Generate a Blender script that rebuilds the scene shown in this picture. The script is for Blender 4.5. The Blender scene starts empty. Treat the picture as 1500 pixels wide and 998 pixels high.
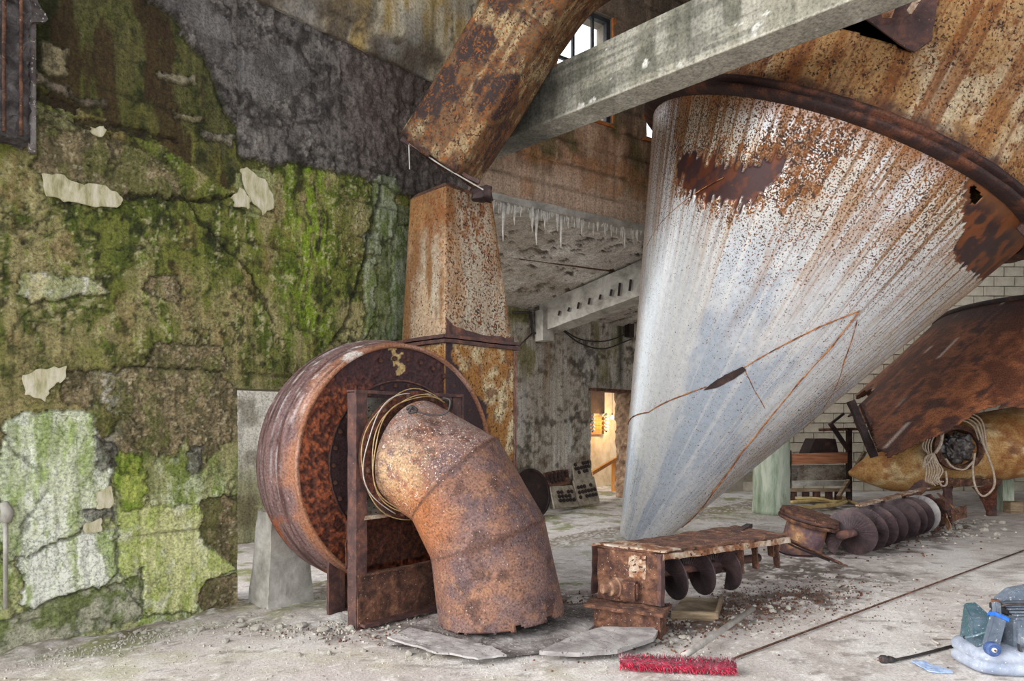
import bpy, bmesh, math, random
import numpy as np
from mathutils import Vector, Matrix
random.seed(7); RNG = np.random.default_rng(7)
scene = bpy.context.scene
COL = scene.collection
# ------------------------------------------------------------------ camera, sky, light, exposure
F, CX, HY, EYE = 972.0, 750.0, 620.0, 1.4          # focal length in pixels of the 1500x998 frame, horizon row, eye height (m)
cd = bpy.data.cameras.new('camera'); cam = bpy.data.objects.new('camera', cd); COL.objects.link(cam)
cam.location = (0, 0, EYE); cam.rotation_euler = (math.pi/2, 0, 0)
cd.sensor_width = 36; cd.lens = 36*F/1500; cd.shift_y = (HY-499)/1500; cd.clip_start = .05; cd.clip_end = 200
scene.camera = cam
w = bpy.data.worlds.new('overcast'); scene.world = w; w.use_nodes = True
bg = w.node_tree.nodes['Background']; bg.inputs[0].default_value = (.93, .97, 1, 1); bg.inputs[1].default_value = 1.42
sl = bpy.data.lights.new('soft_sun', 'SUN'); sl.energy = 3.2; sl.angle = math.radians(42); sl.color = (1, .97, .93)
so = bpy.data.objects.new('soft_sun', sl); COL.objects.link(so)
so.rotation_euler = Vector((.80, .50, -.36)).to_track_quat('-Z', 'Y').to_euler()
vs = scene.view_settings; vs.view_transform = 'Standard'; vs.look = 'None'; vs.gamma = 1; vs.use_curve_mapping = False; vs.exposure = .62

# ------------------------------------------------------------------ helpers
def V3(*a): return np.array(a, float)
def P(px, py, Y): return V3((px-CX)/F*Y, Y, EYE-(py-HY)/F*Y)
def G(px, py, z=0.0):                               # a point of the floor (height z)
    Y = (EYE-z)*F/(py-HY); return V3((px-CX)/F*Y, Y, z)
def nrm(v): v = np.asarray(v, float); return v/np.linalg.norm(v)
def lin(*c):
    c = np.array(c, float)/255.0
    return np.where(c <= .04045, c/12.92, ((c+.055)/1.055)**2.4)
def _h(ix, iy, iz, seed):
    with np.errstate(over='ignore'):
        h = (ix.astype(np.uint32)*np.uint32(374761393) + iy.astype(np.uint32)*np.uint32(668265263)
             + iz.astype(np.uint32)*np.uint32(2147483647-5) + np.uint32(seed*974711+13))
        h = (h ^ (h >> np.uint32(13)))*np.uint32(1274126177); h = h ^ (h >> np.uint32(16))
        h = h*np.uint32(2246822519); h = h ^ (h >> np.uint32(15))
    return h.astype(np.float64)/4294967295.0
def vn(x, y, z=0.0, seed=0):
    x, y, z = np.broadcast_arrays(np.asarray(x, float), np.asarray(y, float), np.asarray(z, float))
    ix, iy, iz = [np.floor(q).astype(np.int64) for q in (x, y, z)]
    fx, fy, fz = x-ix, y-iy, z-iz
    fx, fy, fz = [q*q*(3-2*q) for q in (fx, fy, fz)]
    r = 0
    for a in (0, 1):
        for b in (0, 1):
            for c in (0, 1):
                r = r + _h(ix+a, iy+b, iz+c, seed)*(fx if a else 1-fx)*(fy if b else 1-fy)*(fz if c else 1-fz)
    return r
def fbm(x, y, z=0.0, o=4, seed=0):
    r, a, t = 0, 1.0, 0
    for k in range(o):
        r = r + a*vn(np.asarray(x)*2**k, np.asarray(y)*2**k, np.asarray(z)*2**k, seed+k); t += a; a *= .55
    return r/t
def ss(a, b, x):
    t = np.clip((x-a)/(b-a), 0, 1); return t*t*(3-2*t)
def mix(c, d, m): return c*(1-m[..., None])+np.asarray(d)*m[..., None]
def inpoly(x, y, poly):
    r = np.zeros(np.shape(x), bool); n = len(poly)
    for i in range(n):
        x0, y0 = poly[i]; x1, y1 = poly[(i+1) % n]
        if y0 == y1: continue
        r ^= ((y0 > y) != (y1 > y)) & (x < (x1-x0)*(y-y0)/(y1-y0)+x0)
    return r
def lines(x, y, pts, wd):                           # 1 on a polyline, fading out over wd
    d = np.full(np.shape(x), 9e9)
    for (x0, y0), (x1, y1) in zip(pts[:-1], pts[1:]):
        L2 = (x1-x0)**2+(y1-y0)**2+1e-12
        t = np.clip(((x-x0)*(x1-x0)+(y-y0)*(y1-y0))/L2, 0, 1)
        d = np.minimum(d, (x-x0-t*(x1-x0))**2+(y-y0-t*(y1-y0))**2)
    return 1-ss(.4, 1, np.sqrt(d)/wd)
def tag(o, label=None, cat=None, group=None, kind=None):
    if label: o['label'] = label
    if cat: o['category'] = cat
    if group: o['group'] = group
    if kind: o['kind'] = kind
    return o
def thing(name, label, cat, loc, group=None):
    o = bpy.data.objects.new(name, None); COL.objects.link(o); o.location = tuple(loc); o.empty_display_size = .1
    return tag(o, label, cat, group)
def link(name, me, mat, parent=None, loc=None):
    o = bpy.data.objects.new(name, me); COL.objects.link(o)
    if mat is not None and not me.materials: me.materials.append(mat)
    if parent is not None: o.parent = parent
    if loc is not None: o.location = tuple(loc)
    return o
def wloc(o):
    p = V3(0, 0, 0)
    while o is not None: p = p+np.array(o.location); o = o.parent
    return p
def grid(name, V, mat, parent=None, col=None, spk=None, closeu=False, mask=None, solid=0, smooth=True, base=None, flip=False):
    """a sheet of quads from V[nu,nv,3] with colour and speckle painted per vertex"""
    nu, nv = V.shape[:2]
    off = wloc(parent) if parent is not None else (np.asarray(base, float) if base is not None else V3(0, 0, 0))
    I = np.arange(nu*nv).reshape(nu, nv)
    if closeu: I = np.vstack([I, I[:1]])
    q = np.stack([I[:-1, :-1], I[1:, :-1], I[1:, 1:], I[:-1, 1:]], -1)
    if flip: q = q[..., ::-1]
    q = q.reshape(-1, 4) if mask is None else q[mask]
    me = bpy.data.meshes.new(name)
    me.vertices.add(nu*nv); me.vertices.foreach_set('co', (V.reshape(-1, 3)-off).ravel())
    me.loops.add(q.size); me.loops.foreach_set('vertex_index', q.ravel().astype(np.int32))
    me.polygons.add(len(q)); me.polygons.foreach_set('loop_start', np.arange(0, q.size, 4, dtype=np.int32))
    me.polygons.foreach_set('loop_total', np.full(len(q), 4, np.int32))
    me.polygons.foreach_set('use_smooth', np.full(len(q), smooth))
    if col is not None:
        a = me.attributes.new('Col', 'FLOAT_COLOR', 'POINT')
        a.data.foreach_set('color', np.concatenate([np.clip(col, 0, 1).reshape(-1, 3), np.ones((nu*nv, 1))], 1).astype(np.float32).ravel())
    if spk is not None:
        a = me.attributes.new('Spk', 'FLOAT', 'POINT'); a.data.foreach_set('value', np.broadcast_to(spk, (nu, nv)).astype(np.float32).ravel())
    me.update(calc_edges=True); me.validate()
    o = link(name, me, mat, parent, None if parent is not None else off)
    if solid:
        m = o.modifiers.new('thickness', 'SOLIDIFY'); m.thickness = solid; m.offset = -1
    return o

class MB:
    def __init__(s): s.v, s.f = [], []
    def add(s, vs_, fs): n = len(s.v); s.v += [tuple(map(float, p)) for p in vs_]; s.f += [tuple(i+n for i in f) for f in fs]; return s
    def box(s, c, size, ax=None):
        c = np.asarray(c, float); A = np.eye(3) if ax is None else np.array([nrm(a) for a in ax]); h = np.array(size)/2
        vs_ = [c+A[0]*h[0]*i+A[1]*h[1]*j+A[2]*h[2]*k for i in (-1, 1) for j in (-1, 1) for k in (-1, 1)]
        return s.add(vs_, [(0, 1, 3, 2), (4, 6, 7, 5), (0, 4, 5, 1), (2, 3, 7, 6), (0, 2, 6, 4), (1, 5, 7, 3)])
    def bar(s, p0, p1, wd, ht, up=(0, 0, 1)):
        p0, p1 = np.asarray(p0, float), np.asarray(p1, float); d = nrm(p1-p0)
        u = np.asarray(up, float); sd = np.cross(d, u)
        if np.linalg.norm(sd) < 1e-4: sd = np.cross(d, (1, 0, 0))
        sd = nrm(sd); u = np.cross(sd, d)
        return s.box((p0+p1)/2, (np.linalg.norm(p1-p0), wd, ht), (d, sd, u))
    def tube(s, pts, r, n=8, closed=False):
        pts = [np.asarray(p, float) for p in pts]; m = len(pts); rs = r if hasattr(r, '__len__') else [r]*m
        ref = None; rings = []
        for i, p in enumerate(pts):
            a = pts[(i-1) % m] if (closed or i > 0) else p; b = pts[(i+1) % m] if (closed or i < m-1) else p
            d = nrm(b-a)
            if ref is None: ref = np.cross(d, (0, 0, 1.)) if abs(d[2]) < .9 else np.cross(d, (1., 0, 0))
            ref = nrm(ref-d*(ref@d)); bn = np.cross(d, ref)
            rings.append([p+rs[i]*(math.cos(2*math.pi*k/n)*ref+math.sin(2*math.pi*k/n)*bn) for k in range(n)])
        vs_ = [q for rg in rings for q in rg]; fs = []
        for i in range(m if closed else m-1):
            j = (i+1) % m
            for k in range(n): k2 = (k+1) % n; fs.append((i*n+k, i*n+k2, j*n+k2, j*n+k))
        if not closed: fs += [tuple(range(n))[::-1], tuple((m-1)*n+k for k in range(n))]
        return s.add(vs_, fs)
    def lathe(s, prof, o, axis, n=48):
        o = np.asarray(o, float); a = nrm(axis); e = np.cross(a, (0, 0, 1.)) if abs(a[2]) < .9 else np.cross(a, (1., 0, 0)); e = nrm(e); g = np.cross(a, e)
        vs_ = [o+a*h+r*(math.cos(2*math.pi*k/n)*e+math.sin(2*math.pi*k/n)*g) for r, h in prof for k in range(n)]; fs = []
        for i in range(len(prof)-1):
            for k in range(n): k2 = (k+1) % n; fs.append((i*n+k, i*n+k2, (i+1)*n+k2, (i+1)*n+k))
        if prof[0][0] > 1e-3: fs.append(tuple(range(n))[::-1])
        if prof[-1][0] > 1e-3: fs.append(tuple((len(prof)-1)*n+k for k in range(n)))
        return s.add(vs_, fs)
    def prism(s, pts, vec):
        pts = [np.asarray(p, float) for p in pts]; n = len(pts); vec = np.asarray(vec, float)
        return s.add(pts+[p+vec for p in pts], [tuple(range(n))[::-1], tuple(range(n, 2*n))]+[(i, (i+1) % n, n+(i+1) % n, n+i) for i in range(n)])
    def build(s, name, mat, parent=None, smooth=False, bevel=0, jag=None, base=None):
        off = wloc(parent) if parent is not None else (np.asarray(base, float) if base is not None else V3(0, 0, 0))
        me = bpy.data.meshes.new(name); me.from_pydata([tuple(np.array(p)-off) for p in s.v], [], s.f)
        bm = bmesh.new(); bm.from_mesh(me); bmesh.ops.remove_doubles(bm, verts=bm.verts, dist=1e-5)
        bmesh.ops.recalc_face_normals(bm, faces=bm.faces)
        if jag:
            ln, amp = jag
            bmesh.ops.triangulate(bm, faces=[f for f in bm.faces if len(f.verts) > 4])
            for _ in range(6):
                es = [e for e in bm.edges if e.calc_length() > ln]
                if not es or len(bm.faces) > 9000: break
                bmesh.ops.subdivide_edges(bm, edges=es, cuts=1, use_grid_fill=True)
            co = np.array([v.co[:] for v in bm.verts])+off
            k = .9/ln
            d = np.stack([fbm(co[:, 0]*k, co[:, 1]*k, co[:, 2]*k, 3, 50+j)-.5 for j in range(3)], -1)*2*amp
            for v, q in zip(bm.verts, d): v.co += Vector(q)
        if bevel: bmesh.ops.bevel(bm, geom=[e for e in bm.edges if e.is_manifold and e.calc_face_angle(0) > .5], offset=bevel, segments=2, affect='EDGES')
        for f in bm.faces: f.smooth = smooth
        bm.to_mesh(me); bm.free()
        return link(name, me, mat, parent, None if parent is not None else off)
def arc(p, n=24):                                   # Catmull-Rom through points
    p = [np.asarray(q, float) for q in p]; p = [2*p[0]-p[1]]+p+[2*p[-1]-p[-2]]; out = []
    for i in range(1, len(p)-2):
        for t in np.linspace(0, 1, n, endpoint=False):
            a, b, c, d = p[i-1:i+3]
            out.append(.5*((2*b)+(c-a)*t+(2*a-5*b+4*c-d)*t*t+(3*b-a-3*c+d)*t**3))
    return out+[p[-2]]

# ------------------------------------------------------------------ materials
def newmat(name):
    m = bpy.data.materials.new(name); m.use_nodes = True; nt = m.node_tree
    return m, nt, nt.nodes, nt.links, nt.nodes['Principled BSDF']
def nd(N, t, **k):
    n = N.new(t)
    for a, b in k.items():
        if a in n.bl_rna.properties: setattr(n, a, b)
        else: n.inputs[a].default_value = b
    return n
def ramp(N, stops, interp='LINEAR'):
    r = N.new('ShaderNodeValToRGB'); r.color_ramp.interpolation = interp; el = r.color_ramp.elements
    while len(el) > 1: el.remove(el[-1])
    el[0].position = stops[0][0]; el[0].color = (*stops[0][1], 1)
    for p, c in stops[1:]: e = el.new(p); e.color = (*c, 1)
    return r
def g3(v): return (v, v, v)
def hero(name, rough=.75, metal=0.0, fine=(40, .35), spk=None, bump=(60, .3), crack=None, runs=None, spec=.4, rough_spk=.9):
    """colour painted on the surface, broken up by fine noise and rust freckles"""
    m, nt, N, L, B = newmat(name)
    tc = nd(N, 'ShaderNodeTexCoord'); at = nd(N, 'ShaderNodeAttribute', attribute_name='Col')
    n1 = nd(N, 'ShaderNodeTexNoise', Scale=fine[0], Detail=8.0, Roughness=.65); L.new(tc.outputs['Object'], n1.inputs['Vector'])
    r1 = ramp(N, [(.28, g3(max(0, 1-1.5*fine[1]))), (.5, g3(1)), (.72, g3(1+fine[1]))]); L.new(n1.outputs[0], r1.inputs[0])
    mx = nd(N, 'ShaderNodeMix', data_type='RGBA', blend_type='MULTIPLY'); mx.inputs[0].default_value = 1
    L.new(at.outputs['Color'], mx.inputs[6]); L.new(r1.outputs[0], mx.inputs[7])
    out = mx.outputs[2]
    if runs:                                            # thin vertical water runs
        mp = nd(N, 'ShaderNodeMapping'); mp.inputs['Scale'].default_value = (1, 1, .07); L.new(tc.outputs['Object'], mp.inputs[0])
        nr = nd(N, 'ShaderNodeTexNoise', Scale=runs[0], Detail=6.0, Roughness=.6, Distortion=.3); L.new(mp.outputs[0], nr.inputs['Vector'])
        rr_ = ramp(N, [(.34, g3(1-runs[1])), (.5, g3(1)), (.66, g3(1+.8*runs[1]))]); L.new(nr.outputs[0], rr_.inputs[0])
        mr = nd(N, 'ShaderNodeMix', data_type='RGBA', blend_type='MULTIPLY'); mr.inputs[0].default_value = 1; L.new(out, mr.inputs[6]); L.new(rr_.outputs[0], mr.inputs[7]); out = mr.outputs[2]
    if crack:                                           # dirt in a network of shrinkage cracks
        nw = nd(N, 'ShaderNodeTexNoise', Scale=crack[0]*.9, Detail=5.0); L.new(tc.outputs['Object'], nw.inputs['Vector'])
        wv = nd(N, 'ShaderNodeMix', data_type='RGBA', blend_type='LINEAR_LIGHT'); wv.inputs[0].default_value = .10; L.new(tc.outputs['Object'], wv.inputs[6]); L.new(nw.outputs[1], wv.inputs[7])
        vo = nd(N, 'ShaderNodeTexVoronoi', feature='DISTANCE_TO_EDGE', Scale=crack[0]); L.new(wv.outputs[2], vo.inputs['Vector'])
        rv = ramp(N, [(.0, g3(1-crack[1])), (.035, g3(1-.45*crack[1])), (.09, g3(1))]); L.new(vo.outputs['Distance'], rv.inputs[0])
        na_ = nd(N, 'ShaderNodeTexNoise', Scale=2.2, Detail=3.0); L.new(tc.outputs['Object'], na_.inputs['Vector'])
        ra_ = ramp(N, [(.42, g3(0)), (.58, g3(1))]); L.new(na_.outputs[0], ra_.inputs[0])
        mc = nd(N, 'ShaderNodeMix', data_type='RGBA', blend_type='MULTIPLY'); L.new(ra_.outputs[0], mc.inputs[0]); L.new(out, mc.inputs[6]); L.new(rv.outputs[0], mc.inputs[7]); out = mc.outputs[2]
    B.inputs['Roughness'].default_value = rough; B.inputs['Metallic'].default_value = metal; B.inputs['Specular IOR Level'].default_value = spec
    hgt = n1.outputs[0]
    if spk:
        sc, c1, c2 = spk
        n2 = nd(N, 'ShaderNodeTexNoise', Scale=sc, Detail=3.0, Roughness=.6); L.new(tc.outputs['Object'], n2.inputs['Vector'])
        sa = nd(N, 'ShaderNodeAttribute', attribute_name='Spk')
        s1 = nd(N, 'ShaderNodeMath', operation='MULTIPLY_ADD'); L.new(sa.outputs['Fac'], s1.inputs[0]); s1.inputs[1].default_value = .42; L.new(n2.outputs[0], s1.inputs[2])
        r2 = ramp(N, [(.70, g3(0)), (.745, g3(1))]); L.new(s1.outputs[0], r2.inputs[0])
        n3 = nd(N, 'ShaderNodeTexNoise', Scale=sc*.35, Detail=2.0); L.new(tc.outputs['Object'], n3.inputs['Vector'])
        r3 = ramp(N, [(.4, tuple(lin(*c1))), (.6, tuple(lin(*c2)))]); L.new(n3.outputs[0], r3.inputs[0])
        m2 = nd(N, 'ShaderNodeMix', data_type='RGBA'); L.new(r2.outputs[0], m2.inputs[0]); L.new(out, m2.inputs[6]); L.new(r3.outputs[0], m2.inputs[7]); out = m2.outputs[2]
        rr = nd(N, 'ShaderNodeMapRange'); L.new(r2.outputs[0], rr.inputs[0]); rr.inputs[3].default_value = rough; rr.inputs[4].default_value = rough_spk; L.new(rr.outputs[0], B.inputs['Roughness'])
        if metal:
            rm = nd(N, 'ShaderNodeMapRange'); L.new(r2.outputs[0], rm.inputs[0]); rm.inputs[3].default_value = metal; rm.inputs[4].default_value = 0; L.new(rm.outputs[0], B.inputs['Metallic'])
    L.new(out, B.inputs['Base Color'])
    nb = nd(N, 'ShaderNodeTexNoise', Scale=bump[0], Detail=6.0, Roughness=.7); L.new(tc.outputs['Object'], nb.inputs['Vector'])
    bp = nd(N, 'ShaderNodeBump', Strength=bump[1], Distance=.02); L.new(nb.outputs[0], bp.inputs['Height']); L.new(bp.outputs[0], B.inputs['Normal'])
    return m
def rusty(name, stops, scale=9, rough=.85, bump=.5, metal=0, stretch=(1, 1, 1), freck=None):
    """noise-driven blend through a list of (position, rgb)"""
    m, nt, N, L, B = newmat(name)
    tc = nd(N, 'ShaderNodeTexCoord'); mp = nd(N, 'ShaderNodeMapping'); mp.inputs['Scale'].default_value = stretch
    L.new(tc.outputs['Object'], mp.inputs[0])
    n1 = nd(N, 'ShaderNodeTexNoise', Scale=scale, Detail=9.0, Roughness=.68, Distortion=.4); L.new(mp.outputs[0], n1.inputs['Vector'])
    r = ramp(N, [(p, tuple(lin(*c))) for p, c in stops]); L.new(n1.outputs[0], r.inputs[0]); out = r.outputs[0]
    if freck:
        sc, th, c = freck
        n2 = nd(N, 'ShaderNodeTexNoise', Scale=sc, Detail=3.0); L.new(tc.outputs['Object'], n2.inputs['Vector'])
        r2 = ramp(N, [(th, g3(0)), (th+.04, g3(1))]); L.new(n2.outputs[0], r2.inputs[0])
        m2 = nd(N, 'ShaderNodeMix', data_type='RGBA'); L.new(r2.outputs[0], m2.inputs[0]); L.new(out, m2.inputs[6]); m2.inputs[7].default_value = (*lin(*c), 1); out = m2.outputs[2]
    L.new(out, B.inputs['Base Color']); B.inputs['Roughness'].default_value = rough; B.inputs['Metallic'].default_value = metal
    nb = nd(N, 'ShaderNodeTexNoise', Scale=scale*5, Detail=6.0, Roughness=.7); L.new(tc.outputs['Object'], nb.inputs['Vector'])
    bp = nd(N, 'ShaderNodeBump', Strength=bump, Distance=.02); L.new(nb.outputs[0], bp.inputs['Height']); L.new(bp.outputs[0], B.inputs['Normal'])
    return m
M = {}
M['plaster'] = hero('mossy_plaster', .9, fine=(60, .48), bump=(70, .9), crack=(11, .42), runs=(24, .26))
M['concrete'] = hero('stained_concrete', .9, fine=(45, .42), bump=(50, .6), runs=(14, .25))
M['floor'] = hero('dusty_floor', .92, fine=(60, .28), bump=(70, .4))
M['zinc'] = hero('galvanised_sheet', .36, .4, fine=(22, .12), spk=(70, (120, 70, 25), (60, 40, 32)), bump=(9, .05), spec=.5)
M['speckled'] = hero('freckled_sheet', .7, .1, fine=(45, .4), spk=(56, (124, 74, 32), (54, 34, 26)), bump=(60, .25))
M['rustsheet'] = hero('rusted_sheet', .7, .1, fine=(70, .6), spk=(85, (170, 110, 74), (205, 190, 180)), bump=(70, .35))
M['fan'] = hero('fan_casing', .7, .15, fine=(60, .5), spk=(60, (190, 110, 60), (200, 190, 185)), bump=(60, .4))
M['rust_rough'] = rusty('rough_orange_rust', [(.3, (34, 20, 18)), (.45, (74, 40, 28)), (.58, (116, 62, 40)), (.75, (160, 104, 72))], 30, .95, 1.0)
M['rust_dark'] = rusty('dark_purple_rust', [(.3, (46, 32, 32)), (.5, (80, 56, 54)), (.62, (112, 74, 60)), (.75, (156, 100, 66))], 9, .7, .35, .1, freck=(70, .68, (150, 108, 76)))
M['orange_sheet'] = rusty('orange_purple_sheet', [(.34, (58, 40, 42)), (.46, (96, 58, 46)), (.56, (158, 92, 58)), (.7, (190, 124, 84))], 4, .8, .4, freck=(30, .66, (60, 44, 46)))
M['dirty_board'] = rusty('dirty_board', [(.3, (100, 90, 78)), (.5, (156, 144, 128)), (.7, (186, 176, 162))], 9, .9, .3)
M['rust_light'] = rusty('light_rust', [(.3, (86, 58, 46)), (.5, (132, 96, 76)), (.7, (176, 146, 122))], 16, .85, .5)
M['auger'] = rusty('dark_mauve_steel', [(.3, (44, 34, 36)), (.5, (72, 58, 62)), (.65, (96, 76, 76)), (.78, (140, 100, 76))], 7, .5, .25, .3, freck=(90, .69, (170, 140, 120)))
M['rust_black'] = rusty('blackened_steel', [(.3, (24, 18, 18)), (.55, (52, 38, 38)), (.75, (95, 62, 48))], 7, .65, .3, .2)
M['rust_mid'] = rusty('brown_rust', [(.28, (40, 25, 22)), (.45, (80, 52, 42)), (.58, (118, 80, 60)), (.72, (160, 118, 90))], 13, .9, .8, freck=(80, .67, (190, 172, 158)))
M['rust_pale'] = rusty('pale_flaking_rust', [(.3, (66, 40, 30)), (.45, (128, 84, 56)), (.55, (170, 150, 130)), (.7, (205, 198, 190))], 8, .9, .5, freck=(40, .6, (70, 40, 28)))
M['panel_peel'] = rusty('peeling_panel', [(.35, (70, 44, 32)), (.46, (110, 96, 84)), (.56, (140, 134, 124)), (.7, (176, 164, 140))], 4, .85, .4, freck=(40, .62, (58, 34, 24)))
M['pale_conc'] = rusty('pale_concrete', [(.3, (116, 112, 104)), (.5, (168, 163, 155)), (.7, (205, 201, 194))], 4, .92, .4)
M['green_conc'] = rusty('green_white_concrete', [(.3, (92, 108, 84)), (.45, (150, 162, 142)), (.6, (190, 195, 180)), (.75, (140, 150, 120))], 3, .9, .4, stretch=(2, 2, .4))
M['flake'] = rusty('pale_plaster', [(.3, (128, 124, 84)), (.45, (180, 172, 138)), (.6, (204, 196, 174)), (.75, (214, 208, 196))], 7, .9, .3, stretch=(3, 3, .8))
M['stone'] = rusty('rubble_stone', [(.3, (130, 122, 112)), (.5, (176, 170, 160)), (.7, (212, 208, 200))], 10, .95, .5)
M['wood'] = rusty('weathered_wood', [(.3, (88, 72, 56)), (.5, (136, 116, 92)), (.7, (176, 158, 130))], 5, .85, .3, stretch=(1, 1, 8))
M['orange_wood'] = rusty('orange_brown_timber', [(.3, (120, 74, 48)), (.5, (168, 110, 78)), (.7, (190, 138, 104))], 5, .8, .2, stretch=(.5, 4, 6))
M['warm_wood'] = rusty('warm_timber', [(.3, (150, 92, 36)), (.5, (190, 124, 56)), (.7, (214, 154, 84))], 5, .7, .2, stretch=(4, 4, .6))
M['handle'] = rusty('grey_handle', [(.35, (150, 143, 136)), (.55, (184, 178, 172)), (.7, (206, 202, 196))], 12, .7, .2)
M['red_dusty'] = rusty('dusty_bristle', [(.35, (78, 42, 50)), (.5, (118, 84, 88)), (.62, (166, 146, 146)), (.75, (104, 88, 88))], 45, .8, .2)
M['red'] = rusty('red_bristle', [(.35, (140, 14, 44)), (.55, (190, 34, 66)), (.72, (206, 100, 116))], 30, .6, .2)
M['redblock'] = rusty('red_block', [(.35, (96, 22, 40)), (.6, (140, 40, 62)), (.75, (190, 130, 140))], 25, .7, .3)
M['mat'] = rusty('dirty_sheet', [(.3, (44, 38, 38)), (.45, (96, 88, 86)), (.58, (146, 140, 138)), (.75, (176, 170, 168))], 3, .9, .5, freck=(60, .62, (190, 184, 178)))
M['mat_pale'] = rusty('pale_dusty_sheet', [(.3, (110, 104, 104)), (.5, (158, 153, 152)), (.7, (186, 182, 180))], 5, .9, .4, freck=(60, .64, (90, 84, 84)))
M['ice'] = rusty('pale_stalactite', [(.35, (190, 184, 176)), (.6, (226, 222, 216))], 20, .5, .2)
M['rope'] = rusty('dirty_rope', [(.35, (160, 140, 120)), (.55, (200, 182, 162)), (.7, (222, 208, 192))], 40, .9, .6)
M['wire_y'] = rusty('yellow_wire', [(.4, (138, 108, 68)), (.6, (182, 156, 112))], 20, .6, .1)
M['hose'] = rusty('yellow_hose', [(.35, (166, 138, 84)), (.6, (206, 180, 126))], 8, .6, .2)
M['cable'] = rusty('dark_cable', [(.4, (34, 30, 30)), (.65, (70, 62, 60))], 20, .6, .2)
M['plastic'] = rusty('crumpled_plastic', [(.35, (30, 28, 28)), (.5, (66, 60, 58)), (.65, (120, 114, 110))], 5, .35, .2)
M['bluegrey'] = rusty('dusty_blue_grey_plastic', [(.35, (74, 84, 98)), (.55, (98, 108, 122)), (.72, (146, 150, 156))], 10, .75, .2, freck=(70, .64, (170, 172, 174)))
M['skirt'] = rusty('pale_blue_grey_skirt', [(.35, (120, 130, 150)), (.55, (158, 166, 182)), (.72, (192, 197, 206))], 6, .5, .15, freck=(70, .66, (210, 212, 214)))
M['teal'] = rusty('dusty_teal_plastic', [(.35, (34, 92, 86)), (.5, (70, 96, 108)), (.65, (100, 112, 126))], 7, .6, .2, freck=(70, .64, (160, 168, 168)))
M['blue'] = rusty('bright_blue', [(.35, (20, 84, 190)), (.6, (40, 124, 226))], 14, .5, .2)
M['white'] = rusty('white_plastic', [(.35, (196, 192, 188)), (.6, (226, 224, 220))], 20, .5, .1)
M['frame_dark'] = rusty('dark_window_steel', [(.35, (30, 30, 34)), (.6, (58, 58, 62))], 12, .6, .2)
M['frame_orange'] = rusty('orange_lead_paint', [(.35, (150, 86, 36)), (.6, (196, 120, 58))], 12, .7, .2)
M['block'] = rusty('grey_block', [(.3, (150, 142, 128)), (.5, (178, 170, 154)), (.7, (200, 192, 178))], 4, .95, .4)
M['mortar'] = rusty('mortar', [(.3, (120, 112, 100)), (.6, (150, 142, 130))], 6, .95, .3)
M['warm_plaster'] = rusty('pale_corridor_plaster', [(.3, (196, 170, 136)), (.5, (222, 202, 172)), (.7, (236, 220, 196))], 3, .9, .3)
M['roof'] = rusty('roof_concrete', [(.3, (84, 80, 76)), (.6, (120, 115, 110))], 2, .95, .3)
M['crumbly'] = rusty('crumbling_brown_masonry', [(.3, (66, 50, 38)), (.5, (124, 98, 76)), (.7, (170, 146, 120))], 7, .95, .9)
m, nt, N, L, B = newmat('window_glass')
gl = nd(N, 'ShaderNodeBsdfGlossy', Roughness=.05); tr = nd(N, 'ShaderNodeBsdfTransparent'); mx = nd(N, 'ShaderNodeMixShader', Fac=.06)
L.new(tr.outputs[0], mx.inputs[1]); L.new(gl.outputs[0], mx.inputs[2]); L.new(mx.outputs[0], N['Material Output'].inputs[0]); M['glass'] = m
m, nt, N, L, B = newmat('lit_bulb'); B.inputs['Emission Color'].default_value = (1, .82, .5, 1); B.inputs['Emission Strength'].default_value = 12; M['bulb'] = m

# ------------------------------------------------------------------ the hall's own axes: along the mossy wall (U), out of it (N_), up
C0 = V3(-2.07, 5.04, 0); U = nrm((.70, .714, 0)); N_ = V3(U[1], -U[0], 0); UP = V3(0, 0, 1)
def H3(s, d, z): return C0+U*s+N_*d+UP*z
def W(px, py, d=0.0):                               # where a line of sight meets the plane at distance d from the mossy wall
    a = (px-CX)/F; o = C0+N_*d; s = (a*o[1]-o[0])/(U[0]-a*U[1]); Y = o[1]+U[1]*s
    return (s, EYE-(py-HY)/F*Y)
def WP(l, d=0.0): return [W(x, y, d) for x, y in l]

# ================================================================== STRUCTURE
# ---- floor
xs = np.concatenate([np.linspace(-14, -3.4, 40), np.arange(-3.38, 4.2, .024), np.linspace(4.22, 16, 150)])
ys = np.concatenate([np.linspace(-8, 3.1, 30), np.arange(3.12, 7.6, .024), np.linspace(7.63, 16, 170)])
X, Y = np.meshgrid(xs, ys, indexing='ij')
s_ = (X-C0[0])*U[0]+(Y-C0[1])*U[1]; d_ = (X-C0[0])*N_[0]+(Y-C0[1])*N_[1]
n1 = fbm(X*1.1, Y*1.1, 0, 5, 1); n2 = fbm(X*5, Y*5, 0, 4, 2); n3 = fbm(X*22, Y*22, 0, 3, 3)
c = np.broadcast_to(lin(196, 188, 184), X.shape+(3,)).copy()
c = mix(c, lin(214, 209, 206), ss(.45, .7, n1)); c = mix(c, lin(168, 158, 152), ss(.52, .72, n2)*.7)
c = mix(c, lin(176, 170, 140), ss(.5, .75, fbm(X*2, Y*2, 0, 4, 9))*ss(1.0, -.3, X)*.7)           # greenish dust by the wall
c = mix(c, lin(120, 124, 70), ss(.52, .68, fbm(X*3.2, Y*3.2, 0, 4, 11))*ss(1.1, .1, d_)*.8); c = mix(c, lin(112, 100, 78), ss(.30, .0, d_+.25*(n2-.5))*ss(.35, .55, n3)*.8*(d_ > -.3))
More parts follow.
